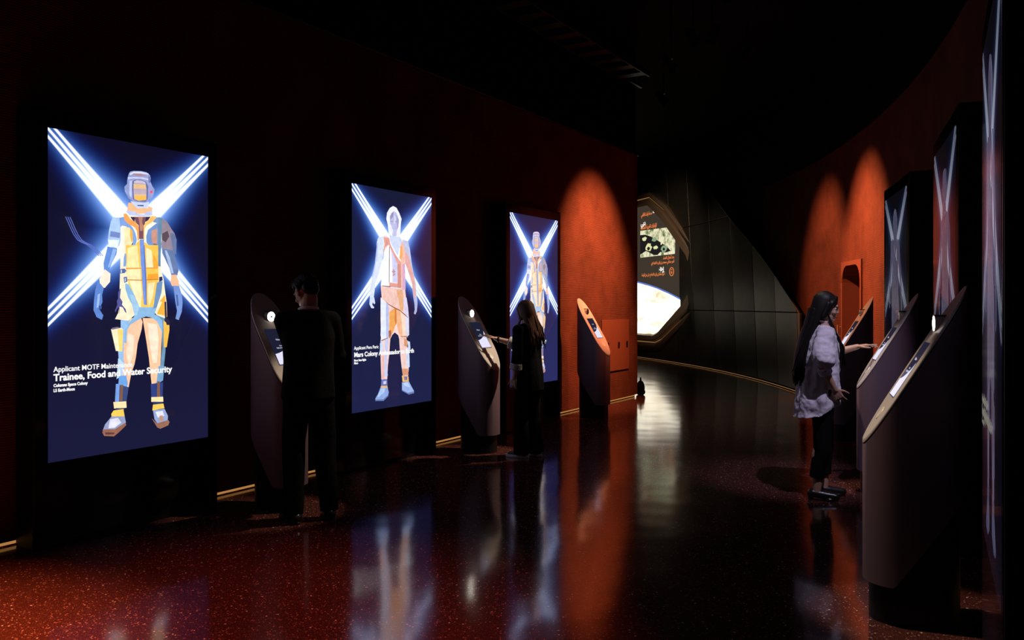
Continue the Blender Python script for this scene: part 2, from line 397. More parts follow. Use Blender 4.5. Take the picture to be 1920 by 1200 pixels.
mb = MB(); mb.prism([(-12, -4), (9, -4), (9, 27), (-12, 27)], H_CEIL, H_CEIL + 0.1); tag(mb.build('ceiling', M['ceil']), kind='structure')
Y_END = 13.76
lw = [left_wall(-3.0), left_wall(Y_END)]
wall_left = strip_wall(lw, 0.04, 4.0, lambda i: lw[i] - NL * 0.35, 'wall_left', M['red'])
strip_wall([p - NL * 0.03 for p in lw], 4.0, H_CEIL, lambda i: lw[i] - NL * 0.35, 'wall_left_upper', M['black'])
strip_wall([p - NL * 0.05 for p in lw], 0.0, 0.04, lambda i: lw[i] - NL * 0.35, 'baseboard_left', M['black'])
# thin glowing strips tucked under the walls
def led(pts, name, z=0.018, r=0.009, m='gold'):
    mb = MB(); mb.tube([(p.x, p.y, z) for p in pts], r, seg=6); return mb.build(name, M[m])
tag(led([p - NL * 0.035 for p in (left_wall(-3), left_wall(Y_END - 0.03))], 'light_strip'), 'thin amber light strip under the straight red wall behind the three front displays', 'light strip')
mb = MB(); a0, a1 = left_wall(-3, 0.02), left_wall(Y_END, 0.02)
mb.tube([(a0.x, a0.y, 4.01), (a1.x, a1.y, 4.01)], 0.018, seg=6); tag(mb.build('trim_1', M['ceil_metal']), kind='structure')
# right wall: a long arc with a round-topped niche
SN0, SN1, ZN, DN = 3.14, 4.18, 2.14, 0.55
def wall_piece(s0, s1, z0, z1, name, mat, off=0.0, back=-0.35):
    k = max(2, int((s1 - s0) / 0.4) + 1); ss = [s0 + (s1 - s0) * i / (k - 1) for i in range(k)]
    return strip_wall([arc(s, off) for s in ss], z0, z1, lambda i: arc(ss[i], back), name, mat)
wall_piece(-6.8, SN0, 0.04, 3.9, 'wall_right', M['red'])
wall_piece(SN1, 8.6, 0.04, 3.9, 'wall_right_middle', M['red'])
wall_piece(8.6, 18.5, 0.04, 3.9, 'wall_right_far', M['black'])  # red wall coloured black here, so its darkness is in the colour
wall_piece(SN0, SN1, ZN, 3.9, 'wall_right_over_niche', M['red'])
wall_piece(-6.8, 18.5, 3.9, H_CEIL, 'wall_right_upper', M['black'], off=-0.03)
wall_piece(-6.8, SN0, 0.0, 0.04, 'baseboard_right', M['black'], off=-0.05)
q0 = arc(-6.8); bk = [q0, Vector((1.75, -3.6, 0))]
strip_wall(bk, 0.0, H_CEIL, lambda i: bk[i] + Vector((0.3, 0, 0)), 'wall_right_near', M['black'])
bw = [Vector((-9, -3.6, 0)), Vector((2.1, -3.6, 0))]
strip_wall(bw, 0.0, H_CEIL, lambda i: bw[i] - Vector((0, 0.3, 0)), 'wall_back', M['black'])
tag(led([arc(-6.7 + 0.4 * i, -0.035) for i in range(25)], 'light_strip'), 'thin amber light strip under the curved red wall behind the side displays', 'light strip')

# niche lining: rounded portal recessed in the wall
def rounded_outline(w, h, r, n=7, bottom=False):
    pts = []
    cs = [((w / 2 - r, h - r), 0), ((-w / 2 + r, h - r), 90)]
    for (cx, cz), a0 in cs:
        for i in range(n + 1):
            a = R(a0 + 90 * i / n); pts.append((cx + r * math.cos(a), cz + r * math.sin(a)))
    if bottom:
        for (cx, cz), a0 in (((-w / 2 + r, r), 180), ((w / 2 - r, r), 270)):
            for i in range(n + 1):
                a = R(a0 + 90 * i / n); pts.append((cx + r * math.cos(a), cz + r * math.sin(a)))
    else: pts += [(-w / 2, 0), (w / 2, 0)]
    return pts
sN = (SN0 + SN1) / 2; dN, nN = arc_dir(sN); cN = arc(sN)
wN = SN1 - SN0
def fN(a, h, z): return cN + dN * a + nN * h + Vector((0, 0, z))
door = empty('doorway_1'); tag(door, kind='structure')
inner = rounded_outline(wN - 0.10, ZN - 0.05, 0.24); outer = [( -wN / 2 - 0.0, 0)]
# lining ring: outer rectangle to inner rounded outline, through the depth
mb = MB(); n = len(inner); outr = [(max(-wN / 2 - 0.01, min(wN / 2 + 0.01, a * 1.35)), max(0, min(ZN + 0.01, z * 1.2))) for a, z in inner]
for i in range(n - 1):
    (a0, z0), (a1, z1) = inner[i], inner[i + 1]; (b0, y0), (b1, y1) = outr[i], outr[i + 1]
    if i < n - 1 and not (z0 == 0 and z1 == 0):
        mb.add([fN(a0, 0.03, z0), fN(a1, 0.03, z1), fN(a1, -DN, z1), fN(a0, -DN, z0)], [(0, 1, 2, 3)])
        mb.add([fN(a0, 0.03, z0), fN(a1, 0.03, z1), fN(b1, 0.03, y1), fN(b0, 0.03, y0)], [(0, 1, 2, 3)])
        mb.add([fN(b0, 0.03, y0), fN(b1, 0.03, y1), fN(b1, -0.02, y1), fN(b0, -0.02, y0)], [(0, 1, 2, 3)])
(a0, z0) = inner[-1]; (a1, z1) = inner[0]
mb.add([fN(a1, 0.03, 0), fN(a1, 0.03, z1), fN(a1, -DN, z1), fN(a1, -DN, 0)], [(0, 1, 2, 3)])
mb.add([fN(wN / 2, 0.03, 0), fN(a1, 0.03, 0), fN(a1, 0.03, inner[0][1]), fN(wN / 2, 0.03, inner[0][1])], [(0, 1, 2, 3)])
mb.build('door_lining', M['red_flat'], door)
mb = MB(); mb.prism([(a, z) for a, z in rounded_outline(wN + 0.05, ZN + 0.05, 0.1)], -DN - 0.06, -DN, lambda a, z, h: fN(a, h, z)); mb.build('door_leaf', M['red_flat'], door)
mb = MB(); mb.box((0, 0, 0), (0.5, 0.02, 0.3), None); o = mb.build('dark_panel', M['satin_black'], door)  # black panel across the upper back of the niche
o.matrix_world = frame_on(fN(0.0, -DN + 0.012, ZN - 0.25), dN, (0, 0, 1))
# small upright handle plate on the wall beside the niche
hp = arc(SN1 + 0.10, 0.0); dd, nn = arc_dir(SN1 + 0.10)
mb = MB(); mb.tube([hp + nn * 0.045 + Vector((0, 0, 1.02)), hp + nn * 0.045 + Vector((0, 0, 1.22))], 0.012)
for z in (1.05, 1.19): mb.tube([hp + Vector((0, 0, z)), hp + nn * 0.05 + Vector((0, 0, z))], 0.008, seg=8)
tag(mb.build('wall_handle', M['frame_bronze'], auto=True), 'small upright metal handle on the curved red wall left of the round-topped niche', 'handle')

# access panel in the straight red wall near its end
ap = empty('access_panel'); tag(ap, 'square red access panel with small black slots at the far end of the red wall', 'access panel')
pc = left_wall(13.0); am = frame_on(pc + Vector((0, 0, 0.89)), T, (0, 0, 1))
ap.matrix_world = frame_on(pc, T, (0, 0, 1))
mb = MB(); mb.box((0, -0.008, 0.89), (1.02, 0.016, 0.80)); bevel(mb.build('panel_sheet', M['red_flat'], ap), 0.003)
for x in (0.10, 0.42, -0.30):
    mb = MB(); mb.prism(rounded_outline(0.055, 0.10, 0.02, 4, True), -0.022, -0.017, lambda a, z, h: (x + a, h, z + 0.84)); mb.build('finger_slot', M['satin_black'], ap)
mb = MB(); mb.box((0, -0.004, 0.48), (1.02, 0.008, 0.012)); mb.build('shadow_gap', M['black'], ap)

# dark metal cladding: three rows of leaning panels on the far curve
Z1, Z2, ZTOP = 1.39, 3.50, 5.12; S_R = 6.16
def clip(poly, f):
    out = []
    for i in range(len(poly)):
        p, q = poly[i], poly[(i + 1) % len(poly)]; a, b = f(p), f(q)
        if a <= 0: out.append(p)
        if (a < 0 < b) or (b < 0 < a):
            t = a / (a - b); out.append((p[0] + (q[0] - p[0]) * t, p[1] + (q[1] - p[1]) * t))
    return out
clad = empty('metal_cladding'); tag(clad, 'tall dark metal panelled wall with a slanting top edge behind the far screen', 'cladding')
rows = [(0.05, Z1 - 0.008, lambda p: p[1] - 9), (Z1 + 0.008, Z2 - 0.008, lambda p: p[1] - (1.36 + 0.502 * (p[0] - S_R))), (Z2 + 0.008, ZTOP, lambda p: p[1] - (3.49 + 0.65 * (p[0] - 10.4)))]
rnd = random.Random(3)
for z0, z1, f in rows:
    for k in range(-2, 12):
        b0 = S_R + 1.235 * k + 0.01; b1 = b0 + 1.215
        poly = [(b0 + 0.13 * z0, z0), (b1 + 0.13 * z0, z0), (b1 + 0.13 * z1, z1), (b0 + 0.13 * z1, z1)]
        poly = clip(poly, f); poly = clip(poly, lambda p: S_R - p[0]) if poly else poly; poly = clip(poly, lambda p: p[0] - 18.4) if poly else poly
        if z1 == ZTOP and poly: poly = clip(poly, lambda p: (p[1] - 4.72) * 1.0 + max(0, (13.2 - p[0])) * 0.35 - 0.4) if poly else poly
        if len(poly) < 3: continue
        dd = rnd.uniform(-0.004, 0.004)
        mb = MB(); mb.prism(poly, 0.085, 0.115 + dd, lambda s, z, h: arc(s, h, z)); bevel(mb.build('panel', M['panel'], clad), 0.003, 1)
mb = MB()
bpoly = [(S_R + 0.02, 0.0), (18.4, 0.0), (18.4, 5.0), (12.9, 5.0), (10.42, 3.45), (S_R + 0.02, 1.33)]
ss = [S_R + 0.02 + i * 0.5 for i in range(25)]
def ztop(s): return max(0.1, min(5.0, 1.33 + 0.502 * (s - S_R) if s < 10.4 else 3.46 + 0.63 * (s - 10.4)))
for i in range(len(ss) - 1):
    a, b = ss[i], ss[i + 1]; mb.prism([(a, 0), (b, 0), (b, ztop(b) - 0.02), (a, ztop(a) - 0.02)], 0.0, 0.086, lambda s, z, h: arc(s, h, z))
mb.build('backing', M['black'], clad)
mb = MB(); mb.tube([arc(s, 0.118, ztop(s) + 0.03) for s in [S_R + 0.25 * i for i in range(28)]], 0.007, seg=6); mb.tube([arc(S_R, 0.118, 0.03), arc(S_R, 0.118, 1.38)], 0.006, seg=6)
mb.build('edge_trim', M['panel_edge'], clad)
tag(led([arc(S_R + 0.05 + 0.4 * i, 0.13) for i in range(30)], 'light_strip', z=0.02, r=0.006, m='gold_far'), 'thin amber light strip along the foot of the dark metal panelled wall', 'light strip')

# the great hexagonal screen set in the cladding
P0 = Vector((3.61, 23.8, 0)); P1 = Vector((4.62, 20.9, 0)); DW = (P1 - P0).normalized(); NW = Vector((DW.y, -DW.x, 0))
if NW.y > 0: NW = -NW
win = empty('viewport_screen'); win.matrix_world = frame_on(P0 + NW * 0.05 + DW * 0.22, DW, (0, 0, 1))
# local: x along wall to the right, y away from the viewer, z up
YS = -1.0 if (win.matrix_world.to_3x3() @ Vector((0, 1, 0))).dot(NW) < 0 else 1.0
tag(win, 'large hexagonal lit screen in a thick rounded bronze frame showing the curve of a planet', 'screen')
right_in = [(0.57, 4.30), (1.38, 3.80), (2.62, 2.79), (2.80, 2.50), (2.84, 2.23), (2.75, 1.85), (2.44, 1.55), (1.17, 0.79), (0.94, 0.72)]
right_out = [(0.66, 4.46), (1.50, 4.02), (2.84, 2.98), (3.06, 2.62), (3.14, 2.23), (3.06, 1.78), (2.80, 1.41), (1.34, 0.64), (0.98, 0.54)]
mir = lambda pts: pts + [(-1.0 - a, z) for a, z in pts[::-1]]
def scaled(pts, d):
    cx, cz = -0.5, 2.45; return [(cx + (a - cx) * (1 + d / 3), cz + (z - cz) * (1 + d / 2)) for a, z in pts]
inn, outp = mir(right_in), mir(right_out)
mb = MB(); n = len(inn); prof = [(outp, -0.02), (outp, 0.09), (scaled(outp, -0.04), 0.125), (scaled(inn, 0.05), 0.115), (scaled(inn, 0.02), 0.085), (inn, 0.05)]
W = lambda a, z, h: (a, YS * -h * -1 if False else YS * -h, z)
front = lambda a, z, h: (a, -YS * -h if False else h * (-1 if YS < 0 else 1), z)
for ring, h in prof: mb.v += [front(a, z, h) for a, z in ring]
for j in range(len(prof) - 1):
    for i in range(n):
        a, b = j * n + i, j * n + (i + 1) % n; mb.f.append((a, b, b + n, a + n)); mb.mi.append(0)
mb.build('surround', M['frame_bronze'], win, auto=True)
mb = MB(); hw = scaled(outp, 0.18)
prof2 = [(hw, -0.02), (hw, 0.07), (scaled(outp, 0.13), 0.13), (scaled(outp, 0.07), 0.10)]
for ring, h in prof2: mb.v += [front(a, z, h) for a, z in ring]
for j in range(3):
    for i in range(n):
        a, b = j * n + i, j * n + (i + 1) % n; mb.f.append((a, b, b + n, a + n)); mb.mi.append(0)
mb.build('outer_collar', M['frame_bronze'], win, auto=True)
mb = MB(); rl = scaled(outp, 0.045); mb.tube([front(a, z, 0.05) for a, z in rl + rl[:1]], 0.014, seg=6); mb.build('rim_light', M['gold_far'], win)
def flat(poly, h, name, mat, parent):
    mb = MB(); mb.add([front(a, z, h) for a, z in poly], [tuple(range(len(poly)))]); return mb.build(name, mat, parent)
M['dusk'] = glow('screen_dark_sky', lin((62, 54, 44)), 1.0, True)
def planet_mat():
    m, n, l, b = new_mat('planet_picture'); b.inputs['Base Color'].default_value = (0.01, 0.01, 0.01, 1)
    tc = n.new('ShaderNodeTexCoord'); mp = n.new('ShaderNodeMapping'); mp.inputs['Rotation'].default_value = (0, R(25), 0); mp.inputs['Scale'].default_value = (0.5, 1, 1.5)
    l.new(tc.outputs['Object'], mp.inputs[0]); t = n.new('ShaderNodeTexNoise'); t.inputs['Scale'].default_value = 2.2; t.inputs['Detail'].default_value = 6; t.inputs['Distortion'].default_value = 0.8
    l.new(mp.outputs[0], t.inputs['Vector']); cr = n.new('ShaderNodeValToRGB')
    e = cr.color_ramp.elements; e[0].position = 0.28; e[0].color = (*lin((150, 136, 118)), 1); e[1].position = 0.5; e[1].color = (*lin((255, 246, 222)), 1)
    x = e.new(0.40); x.color = (*lin((215, 198, 170)), 1)
    l.new(t.outputs['Fac'], cr.inputs[0]); l.new(cr.outputs[0], b.inputs['Emission Color']); b.inputs['Emission Strength'].default_value = 2.1; return m
def satellite_mat():
    m, n, l, b = new_mat('satellite_picture'); b.inputs['Base Color'].default_value = (0.01, 0.01, 0.01, 1)
    tc = n.new('ShaderNodeTexCoord'); t = n.new('ShaderNodeTexNoise'); t.inputs['Scale'].default_value = 7; t.inputs['Detail'].default_value = 6
    l.new(tc.outputs['Object'], t.inputs['Vector']); cr = n.new('ShaderNodeValToRGB'); e = cr.color_ramp.elements
    e[0].position = 0.36; e[0].color = (*lin((96, 112, 70)), 1); e[1].position = 0.56; e[1].color = (*lin((238, 232, 196)), 1); x = e.new(0.45); x.color = (*lin((178, 182, 140)), 1)
    l.new(t.outputs['Fac'], cr.inputs[0]); l.new(cr.outputs[0], b.inputs['Emission Color']); b.inputs['Emission Strength'].default_value = 1.0; return m
scr = flat(inn, 0.055, 'screen_face', M['dusk'], win)
limb = [(-1.0, 2.30), (-0.5, 2.25), (0, 2.15), (0.55, 2.07), (1.09, 1.97), (1.7, 1.83), (2.38, 1.64)]
low = [(2.44, 1.52), (1.17, 0.79), (0.94, 0.72), (-1.94, 0.72), (-2.17, 0.79), (-3.0, 1.3), (-2.2, 2.1)]
flat(limb + low, 0.060, 'planet', planet_mat(), scr)
M['limb'] = glow('planet_rim', lin((96, 120, 205)), 1.0)
flat([(a, z + 0.045) for a, z in limb] + [(a, z - 0.01) for a, z in limb[::-1]], 0.0585, 'planet_rim', M['limb'], scr)
flat([(0.16, 3.62), (1.84, 3.58), (2.09, 3.38), (2.06, 2.86), (0.16, 2.86)], 0.060, 'satellite_photograph', satellite_mat(), scr)
M['sea'] = glow('picture_sea', lin((30, 28, 30)), 1.0)
flat([(0.16, 3.50), (0.45, 3.49), (0.75, 3.42), (1.05, 3.32), (1.35, 3.20), (1.55, 3.12), (1.75, 3.02), (1.86, 2.95), (1.6, 2.92), (1.3, 2.95), (1.15, 2.88), (0.95, 2.89), (0.72, 2.97), (0.5, 3.03), (0.3, 2.98), (0.16, 2.95)], 0.063, 'picture_sea', M['sea'], scr)
M['isle'] = glow('picture_island', lin((226, 226, 170)), 1.0); M['isle_g'] = glow('picture_island_green', lin((140, 165, 130)), 1.0)
def blob(cx, cz, rx, rz, sd, h=0.066, n=14):
    q = random.Random(sd); return [(cx + rx * (0.75 + 0.45 * q.random()) * math.cos(2 * math.pi * i / n), cz + rz * (0.75 + 0.45 * q.random()) * math.sin(2 * math.pi * i / n)) for i in range(n)]
for c, m_ in (((0.42, 3.37, 0.14, 0.06, 1), 'isle'), ((0.66, 3.12, 0.17, 0.12, 2), 'isle'), ((1.06, 3.09, 0.13, 0.05, 3), 'isle'), ((0.98, 3.32, 0.15, 0.06, 4), 'isle_g'), ((1.50, 3.02, 0.17, 0.10, 5), 'isle_g'), ((1.36, 3.17, 0.04, 0.03, 6), 'isle')):
    flat(blob(*c), 0.066, 'island', M[m_], scr)
flat(blob(0.66, 3.09, 0.09, 0.05, 9), 0.068, 'island_lagoon', M['sea'], scr); flat(blob(1.50, 3.02, 0.07, 0.04, 8), 0.068, 'island_lagoon', M['sea'], scr)
M['white_dot'] = glow('picture_star', (1, 0.95, 0.9), 1.5)
flat(blob(2.51, 2.62, 0.022, 0.022, 5), 0.060, 'star', M['white_dot'], scr)
# Arabic captions, shaped by hand from presentation forms
FORMS = {'ا': 0xFE8D, 'إ': 0xFE87, 'أ': 0xFE83, 'ب': 0xFE8F, 'ة': 0xFE93, 'ت': 0xFE95, 'ح': 0xFEA1, 'د': 0xFEA9, 'ر': 0xFEAD, 'ص': 0xFEB9, 'ط': 0xFEC1, 'ع': 0xFEC9, 'ف': 0xFED1, 'ق': 0xFED5, 'ل': 0xFEDD, 'م': 0xFEE1, 'ن': 0xFEE5, 'و': 0xFEED, 'ي': 0xFEF1, 'ى': 0xFEEF, 'ض': 0xFEBD, 'س': 0xFEB1}
NOJ = set('اإأدرةوى')
def shape(s):
    out = []
    for w_ in s.split(' '):
        r = ''
        for i, ch in enumerate(w_):
            if ch not in FORMS: r += ch; continue
            pj = i > 0 and w_[i - 1] in FORMS and w_[i - 1] not in NOJ; nj = i < len(w_) - 1 and ch not in NOJ and w_[i + 1] in FORMS
            r += chr(FORMS[ch] + ((3 if pj else 2) if nj else (1 if pj else 0)))
        out.append(r[::-1] if w_[0] in FORMS else w_)
    return ' '.join(out[::-1])
for body, a0, a1, z, hh, m_, bd in (('دبي', 0.20, 0.48, 3.76, 0.13, 'cream_text', 0.008), ('الإمارات العربية المتحدة', 0.20, 1.10, 3.655, 0.10, 'orange_text', 0.004), ('محطة وقت العالمي', 0.22, 0.84, 4.02, 0.09, 'orange_text', 0.004),
                          ('10:30', 0.88, 1.14, 4.05, 0.08, 'cream_text', 0.008), ('بعد أعمال الفضاء', 1.45, 2.03, 2.75, 0.07, 'orange_text', 0.003), ('قمر صناعي محمد بن راشد الفضائي', 0.80, 2.03, 2.64, 0.07, 'orange_text', 0.003),
                          ('إيقاع', 1.22, 1.56, 2.44, 0.10, 'cream_text', 0.008), ('صورة محمد بن راشد الفضائي على متن اليابسة', 0.26, 1.54, 2.33, 0.075, 'orange_text', 0.003)):
    p = front(a0, z, 0.064); text(shape(body), a1 - a0, hh, p, 'caption', M[m_], scr, bold=bd, rot=(R(90), 0, 0))
mb = MB(); mb.tube([front(1.90 + 0.10 * math.cos(2 * math.pi * i / 24), 2.40 + 0.11 * math.sin(2 * math.pi * i / 24), 0.064) for i in range(25)], 0.009, seg=6)
mb.tube([front(1.90, 2.35, 0.064), front(1.90, 2.41, 0.064)], 0.012, seg=6); mb.ball(front(1.90, 2.45, 0.064), 0.013, seg=8, rings=6)
mb.build('information_symbol', M['orange_text'], scr)

